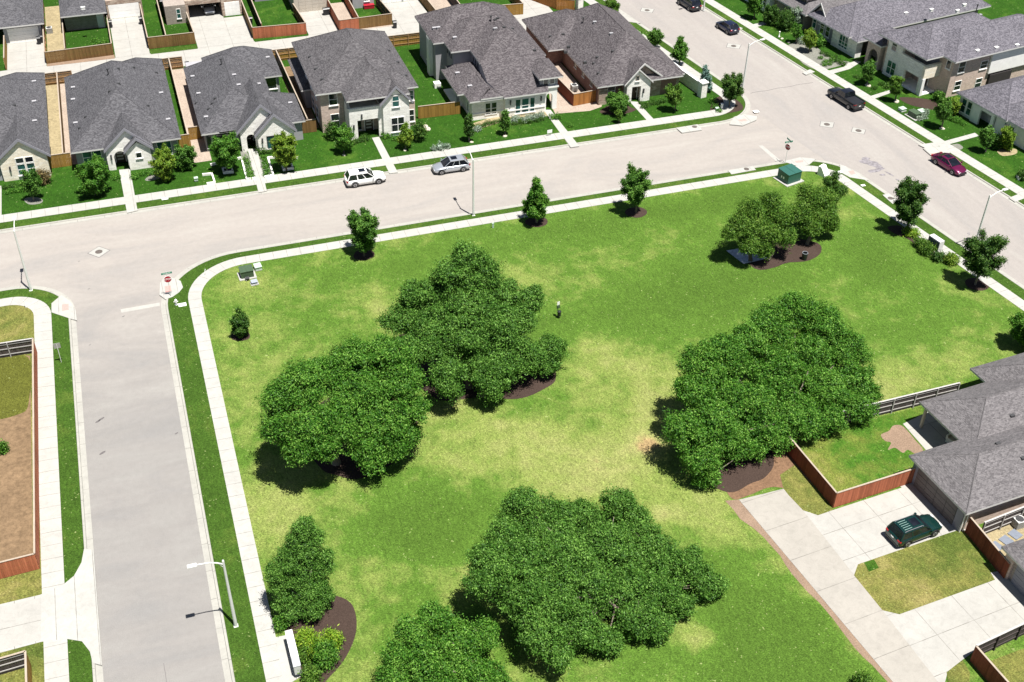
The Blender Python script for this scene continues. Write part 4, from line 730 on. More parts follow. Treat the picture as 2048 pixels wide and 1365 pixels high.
h.wall(120.6, 145, 122.0, 130.4, 3.1, B_GREYB); h.wall(123.0, 126, 116.2, 122.0, 3.1, B_GREYB); h.wall(119.9, 121, 120.6, 126.0, 2.9, B_STONE, name='stone_bay'); h.wall(120.2, 123, 126.0, 130.0, 2.9, P_DKTRIM, name='front_wing'); h.hip(118.9, 147, 121.5, 131.0, 3.2, .60, axis='x'); h.hip(119.3, 124, 120.0, 126.4, 3.0, .5); h.hip(122.5, 127, 115.8, 122, 3.3, .5)
P = [(115.9, .1), (116.2, .1), (116.2, 1.9)]+[(117.1-.9*math.cos(math.pi*i/10), 1.9+1.0*math.sin(math.pi*i/10)) for i in range(1, 10)]+[(118.0, 1.9), (118.0, .1), (118.6, .1), (118.6, 4.0), (115.9, 4.0)]
mb = MB(); mb.slabX(P, 120.0, 120.4); h.b(mb, 'porch_arch', [B_BEIGE]); P = [(120.42, .1), (120.8, .1), (120.8, 1.9)]+[(121.5-.7*math.cos(math.pi*i/8), 1.9+.8*math.sin(math.pi*i/8)) for i in range(1, 8)]+[(122.2, 1.9), (122.2, .1), (122.7, .1), (122.7, 4.0), (120.42, 4.0)]
mb = MB(); mb.slabY(P, 118.2, 118.6); h.b(mb, 'porch_arch', [B_GREYB]); h.wall(120.4, 122.8, 115.9, 116.2, 4.0, B_BEIGE, name='porch_side'); h.wall(120.4, 123, 116.2, 118.2, .25, P_WHITE, name='porch_floor'); h.hip(119.5, 125.5, 115.4, 119.3, 4.1, .6)
h.win('w', 122.5, 124.3, .7, 2.5, 119.9, 3, 2); h.win('w', 127.0, 127.8, .8, 2.4, 120.2, 1, 2, GLD); h.win('w', 128.3, 129.1, .8, 2.4, 120.2, 1, 2, GLD); h.door(116.7, 117.6, 2.4, 123.0, face='w'); mb = MB(); mb.box(119.84, 119.9, 120.6, 126.0, 1.0, 1.12); h.b(mb, 'stone_band', [P_WHITE])
h.vents([(1812, 27), (1863, 20), (1915, 22), (1929, 10)], 'v', P_WHITE); h.vents([(1953, 20)], 'p')
h = House('two_storey_house', 'two storey stone and brick house with open corner porch, right of the parked black pickup', FC, 122, 108, group=GE, roof=R_LILAC)
h.walls([(122.8, 104.9), (142, 104.9), (142, 112.6), (136.8, 112.6), (136.8, 115.6), (120.6, 115.6), (120.6, 111.9), (122.8, 111.9)], 5.75, B_BEIGE); h.wall(120.2, 123.0, 111.95, 114.9, 5.7, B_STONE, name='stone_front')
h.hip(119.2, 137.2, 106.5, 116.2, 5.85, .50, axis='x'); h.hip(122.2, 142.5, 104.2, 113, 5.84, .54, axis='x'); h.wall(122.7, 122.79, 107.5, 111.85, 5.7, P_DKTRIM, 3.12, name='balcony_shade_panel')  # thin dark sheet before the balcony wall, its colour imitates deep shade
P = [(107.4, .1), (107.75, .1), (107.75, 2.55), (110.6, 2.55), (110.6, .1), (111.95, .1), (111.95, 4.5), (107.4, 4.5)]
mb = MB(); mb.slabX(P, 119.9, 120.3); h.b(mb, 'porch_wall', [B_STONE]); P = [(119.9, 2.6), (122.8, 2.6), (122.8, 4.5), (119.9, 4.5)]; mb = MB(); mb.slabY(P, 106.95, 107.38); h.b(mb, 'porch_beam', [B_CREAM]); h.wall(119.85, 120.35, 106.9, 107.4, 2.62, P_WHITE, name='porch_post'); h.wall(120.3, 122.8, 107.4, 111.95, 3.1, P_WHITE, 2.9, name='balcony_floor'); h.wall(119.9, 122.8, 106.95, 112, .25, P_WHITE, name='porch_floor')
h.win('w', 113.2, 114.1, 4.1, 5.4, 120.2, 1, 2, GLD); h.win('w', 112.6, 114.2, .6, 2.5, 120.2, 2, 2); h.win('w', 106.0-.6, 106.1, 4.2, 5.3, 122.8, 1, 1, GLD); h.door(108.6, 109.6, 2.4, 122.8, face='w')
for a, b_, c, d in ((123.9, 125.0, 3.7, 5.2), (128.1, 129.3, 3.4, 4.5), (124.0, 125.1, 1.0, 2.3), (128.0, 129.1, .6, 1.9), (133, 134, 3.6, 4.6)): h.win('s', a, b_, c, d, 104.9, 1, 2, GLD)
h.wall(129.7, 142, 104.6, 104.95, 5.6, P_WHITE, 2.5, name='white_panel'); h.wall(130.2, 134.4, 104.55, 104.95, 2.2, P_DARK, .5, name='recess_shade_block')  # solid near-black block, its colour stands in for shade in a recess
h.vents([(1955, 102), (1993, 96), (2034, 91)], 'v', P_WHITE); h.vents([(1960, 31)], 'v', DM)
h = House('gabled_house', 'white rendered single storey house at the right edge, behind the parked maroon sedan', FC, 121, 96, group=GE, roof=R_LILAC)
h.walls([(121.2, 98.5), (121.2, 101.0), (140, 101.0), (140, 87.0), (121.4, 87.0), (121.4, 94.7), (122.8, 94.7), (122.8, 98.5)], 2.85, P_WHITE)
P = [(94.7, .1), (95.2, .1), (95.2, 2.3), (97.1, 2.3), (97.1, .1), (98.5, .1), (98.5, 2.85), (94.7, 2.85)]
mb = MB(); mb.slabX(P, 121.0, 121.3); h.b(mb, 'porch_wall', [P_WHITE]); h.hip(120.7, 141, 92.5, 101.5, 2.95, .6, axis='x'); h.hip(120.95, 141, 86.5, 96, 2.94, .6, axis='x')
h.win('w', 98.8, 99.5, .6, 2.4, 121.2, 1, 2); h.win('w', 99.8, 100.5, .6, 2.4, 121.2, 1, 2); h.win('w', 91.5, 93.1, .5, 2.2, 121.4, 2, 2); h.door(95.7, 96.6, 2.25, 122.8, face='w'); mb = MB(); mb.tube([(121.3, 87.15, .1), (121.3, 87.15, 2.8)], .06, 6); h.b(mb, 'downpipe', [P_WHITE])
# ---- south-east corner houses
h = House('garage_house', 'taupe roofed house with a garage wing and shaded patio, behind the parked dark green car', FD, 66, 52, group='houses on the near alley', roof=R_TAUPE)
h.walls([(62.0, 48.0), (80, 48.0), (80, 60.0), (70.6, 60.0), (70.6, 54.6), (62.0, 54.6)], 2.8, B_BEIGE)
h.wall(61.9, 62.0, 48.02, 54.58, 2.79, P_DKTRIM, name='garage_shade_sheet')  # dark sheet over the west wall, shade put into its colour
h.hip(61.5, 82, 47.5, 55.0, 2.9, .58, axis='x'); h.hip(66.9, 84, 53.0, 60.5, 2.91, .62, axis='x'); h.wall(80, 84, 48.2, 59.8, 2.8, B_BEIGE); h.hip(74.5, 86, 54, 62.7, 2.92, .62, axis='x')
h.garage(48.8, 53.9, 61.9, 2.3, plain('brown_garage_door', (.13, .115, .11), .6), face='w'); h.wall(67.2, 67.42, 59.75, 59.97, 2.75, P_TAN, name='patio_post'); mb = MB(); mb.tube([(61.95, 47.9, .1), (61.95, 47.9, 2.7)], .05, 6); mb.tube([(62.3, 47.9, .1), (62.3, 47.9, 2.7)], .04, 6); h.b(mb, 'downpipe', [P_WHITE])
h.vents([(2024, 832), (2046, 917)], 'd'); h.vents([(1996, 888)], 'd')
gx = FD.l(U(2003, 1093, 2.9)); GXX = gx
h = House('garage_house', 'grey roof corner with a dark garage, cut by the right edge below the green car', FD, gx[0]+.5, gx[1]-2, group='houses on the near alley', roof=R_TAUPE)
h.wall(gx[0]+.5, gx[0]+16, gx[1]-9, gx[1]-.5, 2.8, B_GREYB); h.hip(gx[0], gx[0]+17, gx[1]-9.5, gx[1], 2.9, .58, axis='x'); h.garage(gx[1]-7.5, gx[1]-1.6, gx[0]+.5, 2.3, P_DKTRIM, face='w'); h.wall(gx[0]+.3, gx[0]+.55, gx[1]-1.3, gx[1]-.45, 2.75, B_BEIGE, name='brick_pier')

# ================================================================== FENCES
def fence(p0, p1, label, bm_, side=1, h=1.8, z0=ZL, cap=W_CAP, rail=W_RAIL, name='wooden_fence', group='wooden yard fences'):
    """boards on the `side` face of the rails: +1 = left of p0->p1"""
    p0, p1 = Vector(p0), Vector(p1); d = p1-p0; L = d.length; d /= L; c = (p0+p1)/2; t = thing(name, label, 'fence', (*c, z0), 0, group); z1 = z0+h
    mb = MB(); n = max(2, int(L/.15)); run = 0.5
    for i in range(n):
        if random.random() < .12: run = random.random()
        a, b_ = p0+d*(L*i/n+.004), p0+d*(L*(i+1)/n-.004); mb.obox(a, b_, .022, z0+.03, z1-.03+random.uniform(-.012, .012), 0, 0.35*run+0.65*random.random()*.8+.05, off=side*.035)
    mb.build('boards', [bm_], t, off=(0, 0))
    t_off = c
    for zz in (.3, .95, 1.5):
        rb = MB(); rb.obox(p0, p1, .045, z0+zz, z0+zz+.09, 0, .5); rb.build('rail', [rail], t)
    k = max(1, round(L/2.4))
    for i in range(k+1):
        q = p0+d*(.05+(L-.1)*i/k); pb = MB(); qs = q-Vector((-d.y, d.x))*side*.06; pb.box(qs.x-.05, qs.x+.05, qs.y-.05, qs.y+.05, z0, z1-.04, 0, .4); pb.build('post', [rail], t)
    cb = MB(); cb.obox(p0, p1, .15, z1-.02, z1+.015, 0, .6); cb.build('cap', [cap], t)
    for ch in t.children: ch.data.transform(Matrix.Translation((-c.x, -c.y, -z0)))
    return t
V = lambda x, y: Vector((x, y))
N_ = 'north of the alley'
fence(V(-17.05, 168.2), V(-17.05, 176.2), 'ochre board fence at the far left edge beside the first white driveway', W_OCHRE, -1)
fence(V(-11.65, 168.6), V(-2.5, 169.0), 'brown olive board fence across the foot of the weedy yard', W_BROWN, -1)
fence(V(-11.65, 190), V(-11.65, 168.6), 'side fence between the first white driveway and the sandy strip', W_BROWN, -1); fence(V(-8.9, 169.0), V(-8.9, 186), 'fence dividing the sandy strip from the weedy yard', W_BROWN, -1); fence(V(-2.5, 169.0), V(-2.5, 179.5), 'side fence between the weedy yard and the brick garage driveway', W_BROWN, -1)
fence(V(2.6, 169.6), V(9.25, 169.6), 'brown board fence across the small bright lawn beside the open garage', W_BROWN, -1); fence(V(2.6, 186), V(2.6, 169.6), 'side fence right of the brick garage driveway', W_BROWN, -1); fence(V(5.2, 169.6), V(5.2, 186), 'fence dividing the planted strip from the small bright lawn', W_BROWN, 1); fence(V(9.2, 169.6), V(9.0, 177.4), 'side fence between the small bright lawn and the open garage driveway', W_BROWN, -1)
fence(V(17.6, 168.9), V(25.45, 168.4), 'orange red board fence across the foot of the wide green yard', W_RED, -1); fence(V(17.6, 184), V(17.6, 168.9), 'brown side fence left of the wide green yard', W_BROWN, -1); fence(V(19.1, 170), V(19.1, 184), 'inner fence along the left side of the wide green yard', W_GREY, 1); fence(V(25.45, 168.4), V(25.0, 176.3), 'dark side fence right of the wide green yard', W_RED2, -1)
fence(V(30.45, 167.9), V(33.4, 168.0), 'short orange red fence front at the planted gravel strip', W_RED, -1); fence(V(33.4, 168.0), V(38.6, 168.2), 'brown fence front below the yard with the red box', W_BROWN, -1); fence(V(30.45, 182), V(30.45, 167.9), 'orange red side fence left of the planted gravel strip', W_RED, -1); fence(V(33.45, 168.3), V(33.6, 180), 'red fence dividing the gravel strip from the yard with the red box', W_RED, 1); fence(V(38.6, 168.2), V(38.0, 176), 'dark side fence right of the yard with the red box', W_GREY, -1)
fence(V(45.4, 167.6), V(59.1, 166.3), 'long orange brown fence partly behind the biggest two storey roof', W_OCHRE, -1); fence(V(45.0, 180), V(45.4, 167.6), 'brown side fence left of the rocky garden strip', W_BROWN, -1); fence(V(49.6, 168), V(49.6, 180), 'dark fence between the rocky strip and the lawn at the top edge', W_GREY, 1); fence(V(59.1, 166.3), V(59.0, 172), 'short side fence at the right end of the long orange brown fence', W_BROWN, -1)
fence(V(64.8, 166.6), V(67.3, 165.3), 'short orange fence beside the stone column at the top edge', W_ORANGE, -1); fence(V(62.2, 171.5), V(64.8, 166.6), 'slanting orange fence left of the stone column at the top edge', W_ORANGE, -1)
fence(V(-12.4, 161.4), V(-8.3, 161.4), 'back fence seen from its rail side behind the gap of the first two houses', W_BROWN, 1); fence(V(1.4, 161.7), V(6.6, 161.7), 'back fence seen from its rail side behind the gap of the second and third houses', W_BROWN, 1); fence(V(19.0, 160.2), V(28.6, 160.2), 'tan rail sided back fence in the gap of the third and fourth houses', W_OCHRE, 1)
fence(V(34.6, 160.2), V(41.3, 160.2), 'tan back fence seen from its rail side behind the green side yard', W_OCHRE, 1); fence(V(60.5, 159.1), V(66.0, 159.1), 'orange back fence behind the brown brick corner house', W_ORANGE, 1); fence(V(60.5, 155.5), V(60.5, 159.1), 'short orange side fence behind the brown brick corner house', W_ORANGE, 1)
fence(V(-10.2, 137.6), V(-10.2, 161.4), 'long fence between the first and second houses of the row', W_BROWN, -1); fence(V(4.8, 138.3), V(4.8, 161.7), 'long fence between the second and third houses of the row', W_BROWN, -1); fence(V(19.9, 138.0), V(19.6, 160.2), 'long fence between the third and fourth houses of the row', W_GREY, 1, rail=W_CAP)
fence(V(53.9, 160), V(55.4, 134.7), 'reddish brown fence between the grey two storey house and the brick house', W_RED2, -1)
fence(V(-12.0, 137.6), V(-9.4, 137.6), 'yellow brown gate fence between the first and second houses', W_OCHRE, -1); fence(V(3.5, 138.2), V(5.0, 138.2), 'small ochre gate fence right of the second house', W_OCHRE, -1); fence(V(5.0, 140.0), V(6.6, 140.0), 'small set back brown gate fence left of the third house', W_OCHRE, -1); fence(V(18.9, 137.6), V(20.9, 137.6), 'brown gate fence right of the third house', W_BROWN, -1)
fence(V(34.4, 137.2), V(40.1, 137.0), 'golden orange fence across the green side yard', W_OCHRE, -1); fence(V(55.4, 134.7), V(58.75, 135.0), 'bright orange fence front left of the brown brick house', W_ORANGE, -1)
GN = 'fences of the near alley lots'
pA, pB, pC = U(1666, 1016, .12), U(1580, 914, .12), U(1828, 964, .12)
nE = U(1900, 797, .12); nW = V(pB.x-.05, nE.y-.3)
fence(pA, nW, 'red stained side fence of the corner yard, running under the big tree', W_RED2, 1, group=GN); fence(pA, pC, 'red stained fence between the back lawn and the concrete drive', W_RED, -1, group=GN); fence(nW, nE+V(.6, 0), 'dark weathered fence seen from its rail side at the edge of the park lawn', W_GREY, 1, cap=W_CAPG, rail=W_CAPG, group=GN)  # side run takes the darker red, its shade put into the board colour
a, b_ = U(1930, 1064, .12), U(2008, 1158, .12); fence(b_, a, 'dark red fence between the two garages', W_RED2, 1, group=GN)
a, b_, c = U(1940, 1322, .12), U(2075, 1258, .12), U(2025, 1420, .12); fence(a, b_, 'dark fence seen from its rail side above the bottom right drive', W_GREY, 1, cap=W_CAPG, rail=W_GREY, group=GN); fence(a, c, 'dark brown fence side at the bottom right edge', W_RED2, -1, group=GN)
a, b_ = U(1965, 1098, .12), U(2070, 1052, .12); fence(U(1958, 1075, .12), U(2075, 1028, .12), 'short grey rail fence beside the air conditioner', W_GREY, 1, cap=W_CAPG, rail=W_CAPG, group=GN)
GW = 'fences of the west lot'
a, b_, c = U(74, 706, .12), U(79, 1138, .12), U(-30, 1166, .12); d = U(-30, 722, .12)
fence(a, b_, 'long red stained fence beside the left sidewalk', W_RED, -1, cap=W_CAP, group=GW) if False else fence(b_, a, 'long red stained fence beside the left sidewalk', W_RED, -1, group=GW)
fence(c, b_, 'red stained fence across the bottom of the brown left yard', W_RED, -1, group=GW); fence(d, a, 'dark fence seen from its rail side at the top of the brown left yard', W_GREY, 1, cap=W_CAPG, rail=W_CAPG, group=GW)
a, b_, c = U(-40, 1363, .12), U(62, 1333, .12), U(66, 1440, .12); fence(a, b_, 'dark fence seen from its rail side in the bottom left corner', W_GREY, 1, cap=W_CAP, rail=W_CAPG, group=GW); fence(c, b_, 'ochre fence side in the bottom left corner', W_OCHRE, -1, group=GW)
# masonry wall beside the cross street with two stone columns
t = thing('garden_wall', 'tan masonry wall with pale cap, between the brown brick house and the cross street', 'wall', (*U(1398, 193), 0)); o0 = U(1398, 193)
pe = U(1397, 190); pn = pe+Vector(FC.w(0, 1)).normalized()*27
mb = MB(); mb.obox(pe, pn, .3, 0.1, 1.85); mb.build('wall', [B_CREAM], t, off=o0); mb = MB(); mb.obox(pe, pn, .42, 1.85, 1.97); mb.build('cap', [P_WHITE], t, off=o0)
for p, l in ((U(1403, 195), 'white stone column ending the tan wall near the corner mulch bed'), (U(1158, 22), 'stone column beside the short orange fence at the top edge'), (pn+V(.3, .6), 'white capped stone column at the alley end of the tan wall')):
    t = thing('stone_column', l, 'column', (*p, 0), FC.a, 'stone columns'); mb = MB(); mb.box(-.45, .45, -.45, .45, .1, 2.25); mb.build('shaft', [B_STONE], t); mb = MB(); mb.box(-.55, .55, -.55, .55, 2.25, 2.38); mb.build('cap', [P_WHITE], t)

# ================================================================== TREES
def leaves_mesh(name, mat, pts, nrm, ln, wd, parent, off, tint):
    n = len(pts); r = rng.normal(size=(n, 3)); t = np.cross(nrm, r); t /= np.linalg.norm(t, axis=1, keepdims=True)+1e-9; b = np.cross(nrm, t)
    L = (ln*rng.uniform(.6, 1.3, n))[:, None]; W_ = (wd*rng.uniform(.6, 1.3, n))[:, None]
    c = nrm*(L*.12)
    V_ = np.stack([pts-t*L*.5-c, pts+b*W_*.5+t*L*.05, pts+t*L*.5-c, pts-b*W_*.5+t*L*.05], 1).reshape(-1, 3)-np.array([off[0], off[1], off[2]])
    me = bpy.data.meshes.new(name); me.vertices.add(4*n); me.vertices.foreach_set('co', V_.astype(np.float32).ravel())
    me.loops.add(4*n); me.loops.foreach_set('vertex_index', np.arange(4*n, dtype=np.int32)); me.polygons.add(n)
    me.polygons.foreach_set('loop_start', np.arange(0, 4*n, 4, dtype=np.int32)); me.polygons.foreach_set('loop_total', np.full(n, 4, np.int32))
    me.materials.append(mat); a = me.attributes.new('tint', 'FLOAT', 'POINT'); a.data.foreach_set('value', np.repeat(tint, 4).astype(np.float32)); me.update(); me.validate()
    o = bpy.data.objects.new(name, me); COL.objects.link(o); o.parent = parent; return o
def wnoise(P, wl, seed, n=9):
    r = np.random.default_rng(seed); D = r.normal(size=(n, 3)); D /= np.linalg.norm(D, axis=1, keepdims=True); D *= (2*math.pi/wl)*r.uniform(.7, 1.4, (n, 1)); ph = r.uniform(0, 6.28, n)
    return np.sin(P@D.T+ph).sum(1)/math.sqrt(n)
def shell(lobes, dens=150, ln=.3, inner=.25, lo=None, under=.75, rough=1.0, big=None, clus=6, spread=None):
    """leaf positions: twig clusters spread through the ragged outer layer of a set of lobes (x,y,z,r,rz)"""
    P, N, T = [], [], []; A = np.array(lobes); big = big or float(np.mean(A[:, 3])); sd = int(rng.integers(1e6)); spread = spread or ln*.75
    for i, (x, y, z, r, rz) in enumerate(A):
        n = max(6, int(dens*4*math.pi*((r*r+2*r*rz)/3)/clus)); d = rng.normal(size=(n, 3)); d /= np.linalg.norm(d, axis=1, keepdims=True)
        k = rng.random(n); rr = np.where(k < inner, rng.uniform(.30, .8, n), rng.uniform(.76, 1.0, n)); c0 = np.array([x, y, z]); R3 = np.array([r, r, rz])
        q0 = d*R3+c0; disp = .19*wnoise(q0, big*1.1, sd)+.15*wnoise(q0, big*.5, sd+1)+.08*wnoise(q0, big*.22, sd+2)
        tw = rng.random(n) < .20; rr = np.where(tw, rr*rng.uniform(1.02, 1.34, n), rr)
        q = d*(rr*(1+rough*disp))[:, None]*R3+c0; keep = (d[:, 2] > -under) | (rng.random(n) < .3)
        for j, (x2, y2, z2, r2, rz2) in enumerate(A):
            if j != i: e = (q-np.array([x2, y2, z2]))/np.array([r2, r2, rz2]); keep &= ((e**2).sum(1) > .42) | (rng.random(n) < .10)
        gap = ((wnoise(q, big*.55, sd+3) < -.85) & (rng.random(n) < .88)) | ((wnoise(q, big*1.2, sd+4) < -1.1) & (rng.random(n) < .7)); keep &= ~gap
        if lo is not None: keep &= q[:, 2] > lo
        q, d2 = q[keep], d[keep]; m = len(q); tc = rng.beta(2.2, 2.4, m)*.75+.12
        q = np.repeat(q, clus, 0)+rng.normal(size=(m*clus, 3))*spread*np.array([1, 1, .7]); d2 = np.repeat(d2, clus, 0)
        P.append(q); N.append(d2); T.append(np.clip(np.repeat(tc, clus)+rng.uniform(-.34, .34, m*clus), 0, 1))
    P, N, T = np.concatenate(P), np.concatenate(N), np.concatenate(T)
    N = N*.6+rng.normal(size=N.shape)*.6+np.array([0, 0, .35]); N /= np.linalg.norm(N, axis=1, keepdims=True); return P, N, T
def clumps(L, k=12, f=.32):
    out = []
    for (x, y, z, r, rz) in L:
        out.append((x, y, z, r*.86, rz*.84))
        for _ in range(k):
            d = Vector((random.gauss(0, 1), random.gauss(0, 1), random.gauss(.15, .9))).normalized(); q = random.uniform(.60, .82); rr = r*random.uniform(f*.65, f*1.1)
            out.append((x+d.x*r*q, y+d.y*r*q, z+d.z*rz*q, rr, rr*.85))
    return out
def big_tree(label, base, lobes, leaf, dens=150, ln=.30, wd=.15, group='large park trees', tr=.34, stems=1, inner=.25, dv=None):
    bx, by = base; root = thing('oak_tree', label, 'tree', (bx, by, ZL), 0, group)
    L = []
    for (px, py, v, r) in lobes: q = ONV(px, py, v-(dv[1] if dv and py > dv[0] else 0)); L.append((q.x, q.y, max(q.z, r*.75+.5), r, r*.86))
    mb = MB(); cx = np.mean([l[0] for l in L]); cy = np.mean([l[1] for l in L])
    for k in range(stems):
        sx, sy = (0, 0) if stems == 1 else (math.cos(k*2.4)*1.1, math.sin(k*2.4)*.9); s0 = Vector((bx+sx, by+sy, ZL)); f = Vector((bx+sx*1.6+(cx-bx)*.25, by+sy*1.6+(cy-by)*.25, 2.2+.2*k))
        mb.tube([s0-Vector((0, 0, .2)), s0+Vector((0, 0, .25)), s0.lerp(f, .5)+Vector((.12, -.1, 0)), f], [tr*1.6, tr*1.1, tr*.9, tr*.8], 10)
        mine = [l for i, l in enumerate(L) if i % stems == k]
        for l in mine:
            e = Vector((l[0], l[1], l[2])); m = f.lerp(e, .5)+Vector((random.uniform(-.4, .4), random.uniform(-.4, .4), -.35)); mb.tube([f, f.lerp(m, .5), m, e-Vector((0, 0, .3))], [tr*.45, tr*.26, tr*.15, tr*.04], 6)
            for _ in range(3):
                d = Vector((random.gauss(0, 1), random.gauss(0, 1), random.gauss(0, .6))).normalized()*l[3]*.75; mb.tube([e-Vector((0, 0, .3)), e+d*.5, e+d], [tr*.07, tr*.05, .01], 4)
    o = mb.build('trunk', [W_BARK], root, off=base); o.data.transform(Matrix.Translation((0, 0, -ZL)))
    P, N, T = shell(clumps(L), dens*1.5, ln*.7, inner, .5, big=float(np.mean([l[3] for l in L]))*.8); ln *= .66; wd *= .68; leaves_mesh('crown', leaf, P, N, ln, wd, root, (bx, by, ZL), T); return root
b1 = (25.6, 82.0)
big_tree('tall spreading oak with a peaked crown, centre left of the park', b1, [(935,512,88.5,1.6),(905,548,88,2.0),(962,548,88,2.0),(868,592,88,1.9),(1002,592,87.5,1.9),(930,604,86.5,2.7),(830,588,88.3,1.6),(1056,600,85.6,1.6),(800,640,87,1.8),(856,650,86,2.3),(930,670,84,2.8),(1002,660,83.5,2.4),(1045,640,83.8,1.5),(828,700,84,1.7),(868,692,84,1.7),(893,748,80.5,1.7),(902,776,79.5,1.2),(980,752,80,1.9),(1003,716,82,2.3),(1045,716,82,2.0),(1098,702,83,1.7),(1092,728,82,1.3),(955,728,82,1.7),(985,780,79,1.2),(880,620,87,1.8),(975,640,85,2)], L_OAK, stems=3, ln=.30)
big_tree('rounded bright green oak, left of the peaked oak in the park', (11.3, 75.6), [(705,716,80,2.0),(772,716,79.5,2.3),(645,748,79,1.9),(720,775,78,2.9),(800,762,78,2.2),(600,772,77.5,2.2),(556,800,76.8,1.6),(562,852,75,1.7),(615,850,75,2.5),(690,840,75.5,2.6),(760,840,75.5,2.7),(822,820,76,1.6),(812,866,75,1.4),(598,892,73.8,1.6),(648,890,73.6,1.4),(735,895,73.6,1.6),(745,925,72.6,1.2),(790,888,74,1.6),(680,740,79,1.6)], L_OAK2, stems=2, ln=.30)
big_tree('widest dark green oak beside the corner yard fence', (49.5, 67.5), [(1590,622,76.5,2.1),(1540,652,75.5,2.2),(1645,650,75,2.2),(1694,700,73,2.2),(1610,710,73,2.7),(1500,682,74,1.9),(1550,750,71,2.8),(1450,712,72.5,2.1),(1402,732,71.5,2.1),(1386,782,69.4,1.7),(1450,790,69.5,2.4),(1502,810,68.5,2.4),(1702,780,70,2.2),(1722,826,68.7,1.5),(1640,800,69.5,2.6),(1706,866,67,1.6),(1590,862,67,2.4),(1640,872,66.8,1.8),(1530,880,66.5,2.0),(1420,840,67,2.3),(1366,862,66.5,1.9),(1460,880,66,2.1),(1400,912,64.8,2.0),(1412,956,63.5,1.2),(1562,905,65.7,1.3),(1505,905,65.6,1.2)], L_OAK2, stems=3, ln=.30)
big_tree('broad grey green oak, the nearest large tree at the bottom', (26.2, 54.0), [(1045,1004,61.3,1.3),(1030,1034,61,1.5),(1088,1026,60.7,1.5),(1062,1052,60.2,1.7),(1126,1030,60.8,1.3),(1232,1006,61.5,1.4),(1168,1030,61,1.5),(1110,1062,59.5,2.0),(1262,1042,60.5,1.7),(1008,1074,59,1.5),(978,1122,57.5,1.6),(1050,1120,57.5,2.0),(1130,1120,57,2.3),(1210,1090,58.5,2.1),(1294,1090,58.5,1.8),(1330,1132,57,1.8),(1372,1172,56,1.6),(1396,1212,54.5,1.4),(1412,1226,54,1.2),(962,1164,56,1.3),(1040,1180,55,1.9),(1100,1200,54.5,2.1),(1180,1170,55.5,2.1),(1250,1180,55,2.1),(1312,1202,54.5,1.8),(1090,1274,52,1.7),(1118,1310,50.7,1.1),(1160,1250,53,1.8),(1275,1262,52.5,1.8),(1306,1290,51.6,1.3),(1212,1286,51.6,1.3),(1056,1232,53.5,1.3),(1350,1260,53,1.2),(1160,1130,58.5,2.2),(1220,1140,58.2,2.2),(1120,1160,57.2,2.0),(1270,1140,58,2.0),(1200,1210,56,2.0)], L_OAK, stems=3, dens=170, ln=.27, wd=.13, dv=(1080, 1.6))
big_tree('bright green oak cut by the bottom edge, left of the broad grey green oak', (14.0, 48.6), [(868,1238,53,1.3),(822,1262,52.5,1.2),(900,1282,52,1.8),(962,1272,52,1.3),(840,1322,50.5,1.8),(788,1314,51,1.1),(920,1342,50,1.9),(985,1352,49.5,1.2),(784,1362,49.5,1.2),(860,1392,48.5,1.9),(950,1402,48,1.9),(790,1410,48,1.4),(1000,1410,48,1.3)], L_OAK2, stems=2, dens=170, ln=.27, wd=.13)
big_tree('narrow upright tree in the mulch bed beside the mailbox unit', (4.9, 59.6), [(610,1052,62.5,.85),(596,1080,62.3,1.0),(624,1080,62.2,1.0),(572,1128,61.8,1.2),(606,1126,61.8,1.5),(642,1134,61.4,.95),(562,1164,61.3,1.05),(612,1176,61,1.6),(574,1202,60.6,1.15),(642,1190,60.7,1.05),(624,1228,60.1,1.2),(584,1226,60.2,1.1),(600,1150,61.4,1.4),(606,1098,62.1,1.3),(592,1108,62.0,1.25),(608,1068,62.4,.95),(650,1112,61.6,.7),(548,1146,61.5,.8)], L_OAK, tr=.2, dens=200, ln=.22, wd=.11, group='park trees in mulch beds')
big_tree('olive green tree leaning over the pale sheet, in the far mulch bed', (61.6, 93.3), [(1542,402,96,1.2),(1502,420,95.5,1.5),(1555,430,95,1.8),(1482,450,94.5,1.4),(1530,465,94,1.8),(1570,472,93.8,1.4),(1500,490,93.3,1.3),(1460,466,94.4,.9),(1528,500,93,1.0)], L_OLIVE, tr=.2, stems=2, dens=150, ln=.30, wd=.14, group='park trees in mulch beds')
big_tree('olive green tree behind the leaning one, nearer the cross street', (68.6, 95.0), [(1618,392,97.5,1.5),(1650,396,97.3,1.4),(1602,425,96.3,1.4),(1645,430,96.2,1.8),(1620,455,95.3,1.3),(1660,450,95.6,1.0)], L_OLIVE, tr=.18, dens=150, ln=.30, wd=.14, group='park trees in mulch beds')
c = U(1668, 424)
big_tree('small dark tree with a ragged top at the park corner near the green utility box', (c.x, c.y), [(1670,352,c.y-.1,.5),(1664,372,c.y,.85),(1682,382,c.y-.2,.8),(1668,392,c.y-.2,.9),(1655,362,c.y,.5)], L_DK, tr=.09, dens=150, ln=.3, wd=.13, group='park trees in mulch beds')
